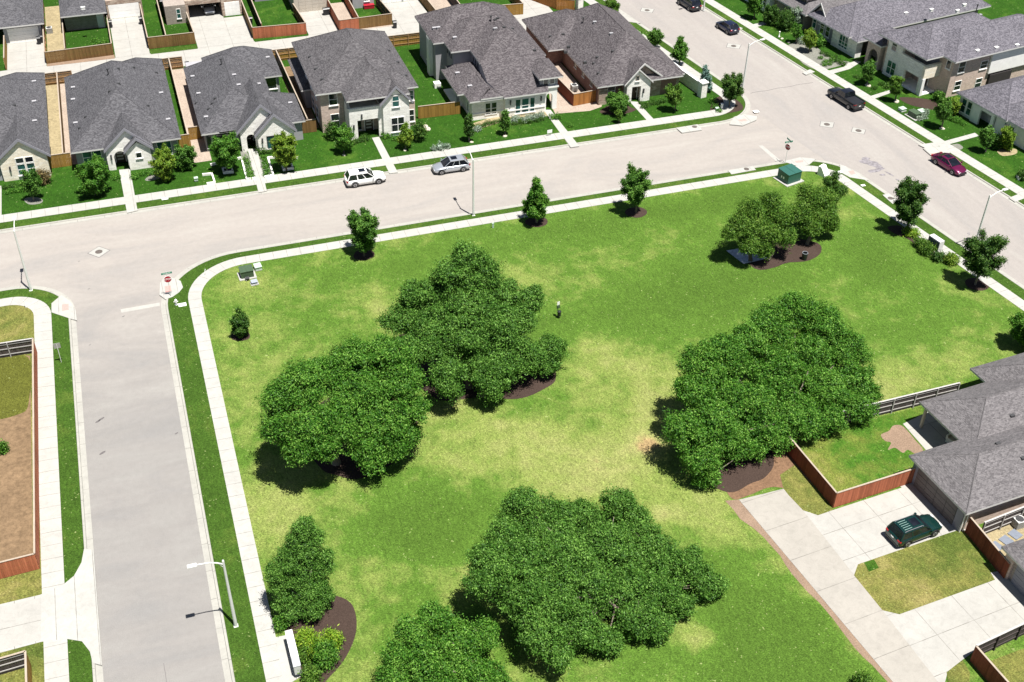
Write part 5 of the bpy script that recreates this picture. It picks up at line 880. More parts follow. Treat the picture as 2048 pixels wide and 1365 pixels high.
def small_tree(label, base, top, rad_px, leaf, bot=.28, shape='oval', dens=95, ln=.24, wd=.1, name='young_tree', cat='tree', group='young trees', stake=False, z=ZL, lean=None, zmin=.3, side=False):
    """base/top measured in the photo; rad_px = half crown width in photo pixels"""
    b_ = U(*base, z); d = ray(*base); per = F_PX/(Vector((b_.x, b_.y, CAM_H)).length); R_ = rad_px/per
    h = max(.4, ONV(top[0], top[1], b_.y).z-z); tx = ONV(top[0], top[1], b_.y).x if not side else b_.x
    root = thing(name, label, cat, (b_.x, b_.y, z), 0, group); L = []; n = {'cone': 7, 'oval': 8, 'open': 9, 'col': 6, 'bush': 6}[shape]; hb = h*bot
    for i in range(n):
        f = i/(n-1); zz = hb+(h-hb)*(.12+.8*f)
        if shape == 'cone': w_ = R_*(1.0-.86*f)*(.75+.35*min(1, f*6+.3)); k = 3 if f < .7 else 1
        elif shape == 'col': w_ = R_*(.75+.35*math.sin(math.pi*min(1, f*1.1+.15))); k = 2
        else: w_ = R_*math.sin(math.pi*(.2+.68*f))**.7; k = 3 if f < .85 else 1
        for j in range(k):
            a = i*2.1+j*6.283/k+random.uniform(-.4, .4); q = w_*(.52 if k > 1 else 0); lr = max(.18, w_*(.56 if k > 1 else .75))
            L.append((b_.x+(tx-b_.x)*(zz/h)+q*math.cos(a), b_.y+q*math.sin(a), z+zz+random.uniform(-.1, .1)*lr, lr, min(lr*1.05, (h-hb)*.2+.12)))
    if shape in ('oval', 'open', 'cone', 'col'):
        nb = int(27*(1.0 if shape != 'open' else .75)*(1+.25*(R_ > 1.2))); PP, NN, TT, BR = [], [], [], []
        for i in range(nb):
            f = (i+.5)/nb; z0_ = hb*.95+(h-hb)*f*.88; az = i*2.4+random.uniform(-.5, .5)
            prof = {'cone': (1-.85*f)*(.55+.9*min(.5, f*4)), 'oval': math.sin(math.pi*(.16+.70*f))**.8, 'open': math.sin(math.pi*(.2+.62*f))**.6, 'col': .9-.45*f}[shape]
            Lb = R_*prof*random.uniform(.72, 1.22); up = (.25+.75*f)*Lb*random.uniform(.5, 1.3)+(.35*(h-hb)*.2 if f > .85 else 0)
            p0_ = np.array([(tx-b_.x)*z0_/h, 0, z0_]); p1_ = p0_+np.array([math.cos(az)*Lb, math.sin(az)*Lb, up]); BR.append((p0_, p1_))
            m_ = max(7, int(dens*.48*Lb*ln*3.2/.24)); u_ = rng.random(m_)**.75; c_ = p0_+(p1_-p0_)*u_[:, None]; sp_ = (.07+.13*Lb)*(1.15-.75*u_)
            cc_ = c_+rng.normal(size=(m_, 3))*sp_[:, None]; cc_ = np.repeat(cc_, 4, 0)+rng.normal(size=(4*m_, 3))*ln*.42; dd = (cc_-p0_)/(np.linalg.norm(cc_-p0_, axis=1, keepdims=True)+1e-6)
            PP.append(cc_+np.array([b_.x, b_.y, z])); NN.append(dd*.5+rng.normal(size=dd.shape)*.6+np.array([0, 0, .4])); TT.append(np.clip(rng.beta(2.2, 2.4, 4*m_)+rng.uniform(-.1, .1), 0, 1))
        P, N, T = np.concatenate(PP), np.concatenate(NN), np.concatenate(TT); N /= np.linalg.norm(N, axis=1, keepdims=True)
        leaves_mesh('crown', leaf, P, N, ln, wd, root, (b_.x, b_.y, z), T); mb = MB(); r0 = .035+.012*h
        mb.tube([(0, 0, -.1), (0, 0, hb), ((tx-b_.x)*.85, 0, h*.88)], [r0*1.35, r0, r0*.3], 7)
        for p0_, p1_ in BR: mb.tube([tuple(p0_), tuple(p0_*.5+p1_*.5+np.array([0, 0, .03])), tuple(p1_)], [r0*.35, r0*.22, .008], 4)
        mb.build('trunk', [W_BARK], root); return root
    P, N, T = shell(L, dens*(.8 if shape != 'bush' else 1.1), ln, .35, z+.05, .95, 1.7, max(.5, R_*.9), 5, .13)
    if shape == 'open':
        k = rng.random(len(P)) < .72; P, N, T = P[k], N[k], T[k]
    # ragged twig tips
    m = rng.random(len(P)) < .12; ctr = np.array([b_.x, b_.y, z+hb]); P[m] += (P[m]-ctr)*rng.uniform(.04, .26, m.sum())[:, None]
    leaves_mesh('crown', leaf, P, N, ln, wd, root, (b_.x, b_.y, z), T)
    if shape != 'bush':
        mb = MB(); r0 = .04+.012*h; mb.tube([(0, 0, -.1), (0, 0, hb), ((tx-b_.x)*.85, 0, h*.85)], [r0*1.3, r0, r0*.3], 7)
        for l in L[::2]: mb.tube([(0, 0, max(hb*.9, (l[2]-z)*.7)), (l[0]-b_.x, l[1]-b_.y, l[2]-z)], [r0*.45, .012], 4)
        mb.build('trunk', [W_BARK], root)
        if stake:
            for sx in (-.45, .45): mb = MB(); mb.tube([(sx, -.1, 0), (sx, -.1, 1.5)], .03, 5); mb.build('stake', [W_RAIL], root)
    return root
PS = 'young park trees along the sidewalks'
small_tree('leftmost young oval tree on the park lawn by the main street sidewalk', (728, 513), (727, 430), 29, L_OAK, .2, 'oval', 120, group=PS)
small_tree('dense conical young tree, middle of the three by the main street sidewalk', (1073, 446), (1072, 356), 30, L_OAK2, .16, 'cone', 140, group=PS)
small_tree('young tree with visible trunk, rightmost of the three by the main street sidewalk', (1272, 426), (1270, 348), 25, L_OAK, .30, 'oval', 120, group=PS)
small_tree('upright young tree by the cross street, above the grey cabinet', (1813, 462), (1824, 376), 27, L_DK, .26, 'open', 85, ln=.28, group=PS)
small_tree('loose ragged young tree at the park edge near the right street lamp', (1950, 570), (1968, 486), 32, L_DK, .32, 'open', 70, ln=.32, wd=.08, group=PS)
small_tree('tiny sapling in a round mulch ring near the left sidewalk', (481, 674), (480, 632), 16, L_DK, .12, 'open', 130, group=PS)
small_tree('dark tree cut by the right edge of the photo above the taupe roof', (2052, 692), (2056, 640), 30, L_OAK2, .2, 'oval', 130, group=PS)
PY = 'yard trees and tall shrubs'
for lab, b_, t_, r_, lf, bo, sh in (
    ('thin young tree in a round grey ring before the leftmost house', (68, 402), (60, 346), 17, L_OAK, .25, 'oval'), ('drooping leafy tree before the left windows of the second house', (190, 390), (188, 330), 37, L_OAK2, .15, 'oval'),
    ('reddish dark shrub below the leftmost house window', (84, 368), (84, 343), 17, L_RUST, .0, 'bush'), ('yellow green bushy tree right of the second house walk', (330, 362), (326, 302), 24, L_YEL, .08, 'oval'), ('dark loose shrub left of the third house gravel strip', (371, 338), (370, 300), 22, L_OAK, .05, 'oval'),
    ('small tree in the left square planter of the third house', (455, 346), (452, 284), 33, L_OAK2, .3, 'oval'), ('yellowish spiky tree in the right square planter of the third house', (573, 342), (570, 278), 26, L_YEL, .25, 'oval'), ('round green tree left of the balcony house entrance', (688, 306), (684, 258), 21, L_OAK2, .22, 'oval'),
    ('dark loose shrub at the left brick wall of the balcony house', (664, 278), (664, 246), 16, L_DK, .0, 'bush'), ('conical yellow green tree before the balcony house right window', (811, 297), (810, 247), 21, L_YEL, .22, 'cone'), ('dark shrub at the right end of the balcony house', (838, 281), (838, 246), 17, L_DK, .0, 'bush'),
    ('narrow dark tree at the left end of the grey white house', (938, 283), (937, 231), 12, L_DK, .24, 'col'), ('narrow tree before the left window of the grey white house', (1010, 270), (1010, 222), 12, L_OAK, .24, 'col'), ('bushy tree on the mulch left of the brick house walk', (1238, 226), (1235, 196), 25, L_OAK, .1, 'oval'),
    ('sparse young tree on the lawn left of the brick house walk', (1238, 246), (1238, 222), 6, L_OLIVE, .4, 'open'), ('light young tree on the lawn before the brick house right window', (1350, 222), (1344, 178), 17, L_OLIVE, .35, 'open'), ('spreading dark tree on the corner mulch bed', (1458, 214), (1466, 160), 25, L_DK, .32, 'open'),
    ('blue green spruce beside the white stone column', (1412, 182), (1410, 131), 16, L_BLUE, .05, 'cone'), ('conical green tree along the tan wall by the cross street', (1358, 132), (1361, 74), 22, L_OAK2, .25, 'cone'), ('small round tree along the tan wall, above the conical one', (1308, 96), (1311, 66), 15, L_OAK, .3, 'oval'),
    ('bright rounded shrub along the tan wall, lower of two', (1276, 84), (1275, 65), 12, L_OAK2, .02, 'bush'), ('bright rounded shrub along the tan wall, upper of two', (1251, 66), (1252, 51), 10, L_OAK2, .02, 'bush'), ('small open tree at the alley mouth on the cross street', (1222, 48), (1224, 5), 17, L_OLIVE, .4, 'open'),
    ('tree on the lawn at the top edge beyond the second black car', (1508, 38), (1508, -4), 17, L_OAK2, .35, 'oval'), ('dense dark shrub left of the walk to the top right house', (1540, 49), (1542, 20), 17, L_DK, .05, 'oval'), ('large dark shrub against the top right brick house', (1572, 58), (1574, 24), 21, L_DK, .02, 'bush'), ('shrub flecked with white flowers at the top right brick house', (1592, 56), (1594, 20), 14, L_SILV, .05, 'oval'),
    ('small light tree on the lawn before the top right brick house', (1592, 86), (1594, 52), 10, L_OAK2, .4, 'open'), ('leafy tree at the stepping stones before the cream stone bay', (1618, 104), (1620, 66), 14, L_YEL, .3, 'oval'), ('low leafy shrub before the dark wing of the arched porch house', (1636, 92), (1638, 72), 14, L_OAK2, .05, 'bush'), ('round tree on the lawn left of the stone and brick two storey house', (1734, 170), (1739, 128), 15, L_OAK, .3, 'oval'),
    ('light tree before the porch of the stone and brick two storey house', (1790, 202), (1791, 156), 13, L_OLIVE, .35, 'oval'), ('green tree on the lawn right of the utility boxes', (1883, 256), (1888, 200), 17, L_OAK, .35, 'oval'), ('pale leafy shrub at the corner of the white rendered house', (1906, 228), (1906, 200), 13, L_YEL, .1, 'oval'), ('lush shrub at the right wall of the stone porch', (1878, 202), (1878, 184), 12, L_OAK2, .0, 'bush'),
    ('round tree before the white rendered house entrance', (1971, 304), (1974, 262), 16, L_OAK, .35, 'oval'), ('yellow green shrub on pale gravel at the white rendered house', (2013, 300), (2014, 258), 14, L_YEL, .05, 'oval'), ('dark shrub between the two yard trees of the white rendered house', (1996, 298), (1996, 268), 11, L_DK, .0, 'bush'), ('low shrub in a square planter at the right edge', (2046, 358), (2046, 342), 12, L_DK, 0, 'bush')):
    small_tree(lab, b_, t_, r_*.83, lf, bo, sh, 80, ln=.25, wd=.10, name='yard_tree' if sh != 'bush' else 'yard_shrub', cat='tree' if sh != 'bush' else 'shrub', group=PY)
SG = 'shrubs in the park beds'
for lab, b_, t_, r_, lf in (('bright lime shrub tucked against the mailbox unit', (611, 1296), (611, 1262), 17, L_LIME), ('lime shrub in the middle of the clump beside the mailboxes', (632, 1310), (632, 1278), 22, L_LIME), ('lime shrub on the right of the clump beside the mailboxes', (664, 1296), (664, 1266), 18, L_LIME), ('large low green shrub at the front of the mailbox clump', (648, 1328), (648, 1292), 25, L_OAK2), ('dull green shrub left behind the mailbox clump', (610, 1322), (610, 1296), 15, L_OLIVE), ('single green shrub at the bottom of the mailbox mulch bed', (620, 1366), (620, 1338), 17, L_OLIVE), ('spiky small plant above the mailbox unit by the sidewalk', (561, 1258), (560, 1234), 11, L_OAK2),
    ('lime shrub below the upright tree by the cross street', (1822, 470), (1822, 460), 14, L_LIME), ('olive shrub left of the grey cabinet', (1843, 494), (1843, 480), 13, L_OLIVE), ('olive shrub touching the grey cabinet', (1854, 506), (1854, 489), 13, L_OLIVE), ('dark shrub below the grey cabinet', (1876, 520), (1876, 507), 11, L_DK), ('yellow green shrub at the end of the cabinet bed', (1904, 526), (1904, 510), 13, L_YEL), ('dark sapling in the brown yard at the left edge', (6, 905), (4, 886), 9, L_OAK2), ('grey green shrub at the bottom of the soil edge by the alley', (1728, 1372), (1728, 1350), 15, L_OLIVE)):
    small_tree(lab, b_, t_, r_, lf, 0, 'bush', 150, ln=.24, wd=.07, name='shrub', cat='shrub', group=SG)
# low bushes copied from two masters along house fronts
def bush_master(leaf, r, label, cat='bush'):
    root = thing('low_bush', label, cat, (0, 0, 0), 0, 'low clipped bushes'); P, N, T = shell([(0, 0, r*.55, r, r*.7), (r*.3, .1, r*.6, r*.7, r*.6)], 170, .16, .3, .02, .95); leaves_mesh('foliage', leaf, P, N, .17, .08, root, (0, 0, 0), T); return root
bd, bs, bl = bush_master(L_DK, .45, ''), bush_master(L_SILV, .5, ''), bush_master(L_OAK2, .42, ''); used = set()
for m, pts, lab in ((bd, [(12, 377), (27, 373), (45, 372)], 'row of clipped dark bushes under the leftmost gable wall'), (bl, [(19, 387), (31, 384), (46, 383)], 'outer row of small green bushes before the leftmost gable wall'), (bl, [(234, 358), (270, 356), (286, 350), (302, 348), (217, 352)], 'small green bush beside the walk of the second house'), (bd, [(472, 296), (482, 300), (521, 307), (533, 306), (545, 305)], 'dark bush at the foot of the third house wall'),
    (bl, [(494, 331), (497, 339), (499, 347), (491, 322), (500, 356), (527, 319), (529, 327), (531, 335), (533, 344), (535, 352)], 'round bush in the grey beds flanking the third house walk'), (bd, [(709, 287), (716, 284), (724, 283), (731, 281), (702, 292)], 'bush in the row before the balcony house entrance'), (bl, [(770, 275), (778, 273), (790, 281)], 'small plant beside the balcony house walk'),
    (bs, [(1027, 245), (1040, 241), (1049, 243), (1061, 237), (1071, 236), (1082, 233), (1034, 240), (1055, 240), (1066, 240)], 'silvery bush in the row before the grey white house'), (bd, [(957, 256), (967, 253), (976, 250), (986, 248), (997, 245), (1029, 250), (1043, 248), (1058, 246), (1072, 243), (1084, 241)], 'dark bush on the sandy bed before the grey white house'),
    (bd, [(1292, 212), (1302, 210), (1314, 207), (1325, 205), (1283, 208), (1289, 216)], 'clipped bush along the stone wall of the brick house'), (bl, [(1105, 237), (1116, 238), (1140, 254)], 'small bush beside the walk of the grey white house'), (bd, [(1712, 156), (1722, 160), (1748, 178), (1762, 170), (1772, 176)], 'bush along the stone and brick two storey house'),
    (bl, [(1908, 243), (1918, 246), (1926, 251), (1900, 240)], 'rounded bush in the bed of the white rendered house'), (bd, [(1668, 118), (1676, 124), (1684, 130), (1654, 112), (1644, 108)], 'small dark bush along the foundation of the arched porch house'), (bl, [(1640, 118), (1652, 124), (1660, 130), (1648, 131), (1665, 124)], 'loose green plant on the grey bed before the arched porch house'), (bs, [(1600, 82), (1608, 84), (1604, 88)], 'pale plant on the grey bed by the cross street sidewalk'),
    (bs, [(955, 262)], 'low pale plant at the left end of the sandy bed'), (bl, [(1430, 216), (1437, 224), (1425, 206)], 'plant at the edge of the corner mulch bed'), (bl, [(170, 98), (182, 92), (196, 90), (206, 86), (190, 84)], 'tall weed in the yard beyond the alley'), (bs, [(860, 298 - 0), (872, 296), (885, 294)] if False else [(868, 300), (880, 298), (893, 297)], 'pale plant around the utility box before the grey white house'), (bs, [(1852, 228), (1848, 236), (1838, 240)], 'pale flowering plant beside the utility boxes')):
    for i, p in enumerate(pts):
        q = U(*p, ZL); sc = random.uniform(.8, 1.2)
        l_ = lab if len(pts) == 1 else lab
        r_ = m if id(m) not in used else m.copy()
        if id(m) in used:
            COL.objects.link(r_)
            for ch in m.children: c_ = ch.copy(); COL.objects.link(c_); c_.parent = r_
        used.add(id(m)); r_.location = (q.x, q.y, ZL); r_.scale = (sc, sc, sc*random.uniform(.85, 1.15)); r_.rotation_euler = (0, 0, random.uniform(0, 6)); r_['label'] = l_; r_['category'] = 'bush'; r_['group'] = lab

# ================================================================== VEHICLES
def vehicle(name, label, cat, loc, rot, paintc, kind='suv', L=4.7, W=1.88, H=1.72, group='vehicles parked in the streets', rails=False, sunroof=False, z=0.012):
    t = thing(name, label, cat, (loc[0], loc[1], z), rot, group); hw = W/2; gl = GLC
    S = dict(suv=dict(st=[(-.5, .86, .45, .80), (-.485, .95, .32, .98), (-.42, 1, .26, 1.04), (-.2, 1, .24, 1.03), (.1, 1, .24, 1.02), (.21, .995, .24, 1.00), (.30, .98, .24, .97), (.42, .93, .27, .88), (.475, .84, .32, .76), (.5, .68, .38, .60)], g=(-.47, .215, -.40, .045), gw=(.93, .76)),
             sedan=dict(st=[(-.5, .80, .42, .72), (-.48, .92, .30, .92), (-.38, .985, .24, .965), (-.2, 1, .2, .94), (.05, 1, .2, .92), (.2, .99, .2, .90), (.32, .965, .2, .85), (.43, .90, .22, .75), (.485, .76, .28, .62), (.5, .62, .33, .52)], g=(-.40, .235, -.20, .03), gw=(.91, .72)),
             hatch=dict(st=[(-.5, .86, .42, .80), (-.48, .95, .3, .95), (-.38, 1, .24, .98), (-.1, 1, .22, .96), (.15, .99, .22, .94), (.3, .97, .22, .88), (.43, .91, .25, .78), (.485, .78, .3, .66), (.5, .62, .35, .55)], g=(-.47, .235, -.34, .04), gw=(.92, .74)),
             truck=dict(st=[(-.5, .93, .5, 1.02), (-.49, .96, .45, 1.12), (-.3, .97, .36, 1.14), (-.12, .98, .34, 1.15), (.1, .98, .34, 1.16), (.22, .98, .34, 1.15), (.32, .97, .34, 1.13), (.46, .94, .36, 1.06), (.49, .90, .4, .96), (.5, .82, .45, .8)], g=(-.13, .235, -.10, .10), gw=(.93, .80)))[kind]
    mb = MB(); rings = []
    for (fx, fw_, zb, zt) in S['st']:
        w_ = hw*fw_; x = fx*L; rings.append([(x, yy, zz) for yy, zz in ((0, zb), (w_*.88, zb), (w_, zb+.14), (w_*1.005, (zb+zt)/2), (w_*.975, zt-.10), (w_*.88, zt-.015), (w_*.4, zt+.02), (0, zt+.03), (-w_*.4, zt+.02), (-w_*.88, zt-.015), (-w_*.975, zt-.10), (-w_*1.005, (zb+zt)/2), (-w_, zb+.14), (-w_*.88, zb))])
    for i in range(len(rings)-1):
        A, B = rings[i], rings[i+1]; n = len(A)
        for k in range(n):
            top = kind == 'truck' and S['st'][i][0] < -.13 and S['st'][i][0] > -.495 and k in (6, 7)
            mb.face([A[k], A[(k+1) % n], B[(k+1) % n], B[k]], 0, None, .5, True)
    mb.face(rings[0][::-1], 0, None, .5); mb.face(rings[-1], 0, None, .5)
    mb.build('body', [paintc], t, weld=True)
    x0, x1, r0, r1 = [f*L for f in S['g']]; wb, wr = hw*S['gw'][0], hw*S['gw'][1]; zb = 1.0 if kind != 'truck' else 1.15
    zb = {'suv': 1.01, 'sedan': .93, 'hatch': .96, 'truck': 1.14}[kind]
    BL_, BR_, FL_, FR_ = (x0, wb, zb), (x0, -wb, zb), (x1, wb*.97, zb), (x1, -wb*.97, zb); tl, tr_, fl, fr_ = (r0, wr, H-.05), (r0, -wr, H-.05), (r1, wr*.97, H-.06), (r1, -wr*.97, H-.06)
    m = MB(); m.face([FR_, FL_, fl, fr_]); m.build('windshield', [gl], t); m = MB(); m.face([BL_, BR_, tr_, tl]); m.build('rear_window', [gl], t)
    for sg in (1, -1):
        m = MB(); q = [(x0, sg*wb, zb), (x1, sg*wb*.97, zb), (r1, sg*wr*.97, H-.06), (r0, sg*wr, H-.05)]; m.face(q if sg < 0 else q[::-1]); sw = m.build('side_window', [gl], t)
        m = MB()
        for f in ((.36, .40), (.66, .69)) if kind != 'truck' else ((.45, .49),):
            a = [Vector(q[0]).lerp(Vector(q[1]), k) for k in f]; b_ = [Vector(q[3]).lerp(Vector(q[2]), k) for k in f]; o = Vector((0, sg*.012, .003)); qq = [a[0]+o, a[1]+o, b_[1]+o, b_[0]+o]; m.face(qq if sg < 0 else qq[::-1])
        for p_, q_, wd_ in ((q[1], q[2], .04), (q[0], q[3], .07 if kind != 'truck' else .05)): m.tube([p_, q_], wd_, 5, 0, False)
        m.tube([q[3], q[2]], .05, 5, 0, False); m.build('pillar', [paintc], sw)
    m = MB(); nx_, ny_ = 6, 6
    def rp(i, j):
        fx = i/nx_; fy = j/ny_; x = r0+(r1-r0)*fx; wj = wr*(1-.03*fx); y = -wj+2*wj*fy; return (x, y, H-.05+.06*(1-(2*fy-1)**2)*1.0+.03*math.sin(math.pi*fx))
    for i in range(nx_):
        for j in range(ny_): m.face([rp(i, j), rp(i+1, j), rp(i+1, j+1), rp(i, j+1)], 0, None, .5, True)
    rf = m.build('roof', [paintc], t, weld=True)
    if sunroof: m = MB(); xs = r1-.95; m.box(xs, xs+.75, -wr*.55, wr*.55, H+.0, H+.045); m.build('sunroof', [gl], rf)
    if rails:
        for sg in (1, -1): m = MB(); m.tube([(r0+.1, sg*wr*.92, H), (r0+.3, sg*wr*.92, H+.06), (r1-.3, sg*wr*.92, H+.06), (r1-.1, sg*wr*.92, H-.02)], .025, 6); m.build('roof_rail', [RIM], rf)
        if paintc.name.startswith('dark_green'):
            m = MB()
            for yy in (-.45, -.22, 0, .22, .45): m.box(r0+.2, r1-1.15, yy-.015, yy+.015, H+.0, H+.055)
            m.build('roof_rib', [plain('pale_green_rib', (.25, .38, .34), .3)], rf)
    R_ = .36 if kind in ('suv', 'truck') else .33
    for wx in (-.295*L if kind != 'truck' else -.31*L, .305*L):
        for sg in (1, -1):
            y1 = sg*(hw*1.012); m = MB(); rg = []
            m.tube([(wx, y1-sg*.24, R_), (wx, y1, R_)], R_, 20, 0, True, False); ty = m.build('wheel', [TYRE], t)
            m = MB(); m.tube([(wx, y1-sg*.01, R_), (wx, y1+sg*.012, R_)], R_*.62, 16, 0, True, False); rm = m.build('rim', [RIM], ty)
            m = MB()
            for k in range(5):
                a = k*1.2566+.3; m.tube([(wx+.1*R_*math.cos(a+.6), y1+sg*.016, R_+.1*R_*math.sin(a+.6)), (wx+.5*R_*math.cos(a+.6), y1+sg*.016, R_+.5*R_*math.sin(a+.6))], .035, 4, 0, False)
            m.build('wheel_hole', [METAL_D], ty)
            m = MB(); arc = [(wx+(R_+.075)*math.cos(a), y1-sg*.012, R_+(R_+.075)*math.sin(a)) for a in [math.pi*k/10 for k in range(11)]]
            m.tube(arc, .045, 6, 0, False); m.build('wheel_arch', [BLACKP], t)
    zt = S['st'][-2][3]
    for sg in (1, -1):
        m = MB(); m.box(.462*L, .493*L, sg*hw*.56-.17, sg*hw*.56+.17, zt-.16, zt+.0); m.build('headlight', [CLEARL], t)
        m = MB(); zz = S['st'][1][3]; m.box(-.499*L, -.475*L, sg*hw*.74-.12, sg*hw*.74+.13, zz-.2, zz-.02); m.box(-.49*L, -.46*L, sg*hw*.93-.06, sg*hw*.93+.02, zz-.2, zz-.03); m.build('tail_light', [REDL], t)
        m = MB(); m.box(x1-.28, x1-.12, sg*(hw+.02), sg*(hw+.2), zb+.02, zb+.17); m.build('mirror', [paintc], t)
    m = MB(); m.box(-.503*L, -.497*L, -.16, .16, .72, .84); m.build('number_plate', [SIGNWHITE], t)
    m = MB(); m.box(.494*L, .504*L, -hw*.5, hw*.5, .36, .55); m.build('grille', [BLACKP], t)
    m = MB(); m.box(-.505*L, -.46*L, -hw*.84, hw*.84, .30, .44); m.box(.45*L, .503*L, -hw*.7, hw*.7, .22, .33); m.build('bumper', [BLACKP], t)
    if kind == 'truck':
        m = MB(); m.box(-.485*L, -.14*L, -hw*.80, hw*.80, 1.166, 1.178); m.build('bed_floor', [BLACKP], t)
        m = MB(); m.box(-.485*L, -.14*L, -hw*.96, -hw*.84, 1.13, 1.26); m.box(-.485*L, -.14*L, hw*.84, hw*.96, 1.13, 1.26); m.box(-.497*L, -.478*L, -hw*.9, hw*.9, .7, 1.25); m.build('bed_side', [paintc], t)
    return t
def mid(a, b_): return (a+b_)/2
PW, PSV, PBK, PMR, PGN, PNV = paint('white_paint', (.80, .80, .78), 0), paint('silver_paint', (.50, .53, .57), .6), paint('black_paint', (.010, .011, .016), .2), paint('maroon_paint', (.135, .006, .052), .4), paint('dark_green_paint', (.004, .030, .026), .3), paint('navy_paint', (.014, .017, .045), .3)
vehicle('parked_car', 'white SUV parked facing right at the kerb of the main street', 'car', (24.0, 123.3), 0.0, PW, 'suv', 4.85, 1.9, 1.72, rails=True, sunroof=True)
vehicle('parked_car', 'silver SUV parked facing left behind the middle street lamp pole', 'car', (34.75, 123.15), math.pi, PSV, 'hatch', 4.6, 1.86, 1.62, sunroof=True)
p = FC.w(109.35, 110.0); vehicle('parked_truck', 'black crew cab pickup parked on the far side of the cross street junction', 'pickup truck', p, FC.a+math.pi/2, PBK, 'truck', 5.8, 2.0, 1.86)
p = FC.w(109.35, 90.1); vehicle('parked_car', 'maroon sedan parked at the right kerb of the cross street', 'car', p, FC.a-math.pi/2, PMR, 'sedan', 4.85, 1.85, 1.42, sunroof=True)
p = FC.w(108.9, 137.2); vehicle('parked_car', 'small dark hatchback, nearest of the dark cars high on the cross street', 'car', p, FC.a+math.pi/2, PNV, 'hatch', 4.2, 1.8, 1.5)
p = FC.w(108.7, 147.4); vehicle('parked_car', 'black SUV, second of the dark cars high on the cross street', 'car', p, FC.a+math.pi/2, PBK, 'suv', 4.7, 1.86, 1.7)
p = FC.w(108.9, 154.6); vehicle('parked_car', 'dark car cut by the top edge on the cross street', 'car', p, FC.a+math.pi/2, PBK, 'sedan', 4.8, 1.85, 1.42)
c = U(1828, 1062, 0.6); vehicle('parked_car', 'dark green SUV with roof ribs parked on the concrete drive', 'car', (c.x, c.y), FD.a+rad(2), PGN, 'suv', 4.75, 1.9, 1.66, rails=True, sunroof=True, z=.16)
vehicle('parked_car', 'silver car inside the open brick garage', 'car', (12.6, 181.6), -math.pi/2, PSV, 'sedan', 4.5, 1.8, 1.42, z=.15)

# ================================================================== STREET FURNITURE
def lamp_post(label, base, arm, h=7.35, al=1.9):
    b_ = U(*base, ZL); t = thing('street_lamp', label, 'street lamp', (*b_, ZL), math.atan2(arm[1], arm[0]), 'street lamps')
    m = MB(); m.box(-.17, .17, -.17, .17, 0, .03); 
    for sx in (-.13, .13):
        for sy in (-.13, .13): m.box(sx-.02, sx+.02, sy-.02, sy+.02, .03, .07)
    m.build('base_plate', [METAL], t); m = MB(); m.tube([(0, 0, 0), (0, 0, h)], [.135, .085], 12); m.lathe([(.07, h), (.07, h+.08), (0, h+.12)], (0, 0), 10); m.build('pole', [METAL], t)
    m = MB(); P = [(0, 0, h-.35), (.45, 0, h-.05), (1.0, 0, h+.16), (al, 0, h+.24)]; m.tube(P, [.06, .055, .05, .045], 8); m.tube([(0, 0, h-.75), (.25, 0, h-.35), (.45, 0, h-.06)], .02, 6); m.build('arm', [METAL], t)
    m = MB(); m.box(al-.05, al+.62, -.17, .17, h+.18, h+.28); m.box(al+.1, al+.3, -.05, .05, h+.28, h+.34); m.build('lamp_head', [BOXGREY], t); return t
lamp_post('nearest street lamp, arm reaching over the side street at the bottom left', (472, 1252), (-1, 0)); lamp_post('street lamp on the left corner island with arm over the main street', (62, 581), (.05, 1)); lamp_post('middle street lamp standing in the verge below the silver SUV', (947, 431), (.02, 1), 7.3)
q = FC.w(1, .0); lamp_post('right street lamp leaning into the cross street beside the ragged tree', (1946, 502), q, 7.2); lamp_post('curved arm street lamp on the verge at the far side junction', (1484, 186), q, 7.2); 
c = U(1407, 22, ZL); t = lamp_post('pale street lamp pole cut by the top edge of the photo', (1407, 21), (-q[0], -q[1]), 7.2)
def text(s, size, mat, parent, loc, rot, name='lettering', ext=.004):
    cu = bpy.data.curves.new(name, 'FONT'); cu.body = s; cu.size = size; cu.align_x = 'CENTER'; cu.align_y = 'CENTER'; cu.extrude = ext; cu.offset = size*.012
    o = bpy.data.objects.new(name, cu); COL.objects.link(o); dg = bpy.context.evaluated_depsgraph_get(); me = bpy.data.meshes.new_from_object(o.evaluated_get(dg)); bpy.data.objects.remove(o)
    me.materials.clear(); me.materials.append(mat); o = bpy.data.objects.new(name, me); COL.objects.link(o); o.parent = parent; o.location = loc; o.rotation_euler = rot; return o
def stop_sign(label, base, face, cross=True, h=2.15):
    """face: plan angle the sign looks towards"""
    b_ = U(*base, .15); t = thing('stop_sign', label, 'road sign', (*b_, .15), face+math.pi/2, 'stop signs at the junctions')   # local -y is the face direction
    m = MB(); m.tube([(0, 0, 0), (0, 0, h+.95)], .033, 8); m.build('post', [METAL], t)
    def octg(r): return [(r*math.cos(math.pi/8+k*math.pi/4), h+r*math.sin(math.pi/8+k*math.pi/4)) for k in range(8)]
    m = MB(); m.slabY(octg(.42), -.055, -.035); pl = m.build('sign_plate', [SIGNWHITE], t); m = MB(); m.slabY(octg(.39), -.060, -.054); m.build('red_face', [SIGNRED], pl); text('STOP', .30, SIGNWHITE, pl, (0, -.064, h), (math.pi/2, 0, 0))
    for i, a in enumerate((0, math.pi/2) if cross else (0,)):
        m = MB(); zz = h+.60+.26*i; m.box(-.55, .55, -.012, .012, zz, zz+.22); o = m.build('name_blade', [SIGNGREEN], t); o.rotation_euler = (0, 0, a-face-math.pi/2 if cross else 0)
        m = MB(); m.box(-.40, .40, -.016, .016, zz+.07, zz+.15); o2 = m.build('pale_band', [plain('faded_band', (.45, .60, .52), .5)], o)
    return t
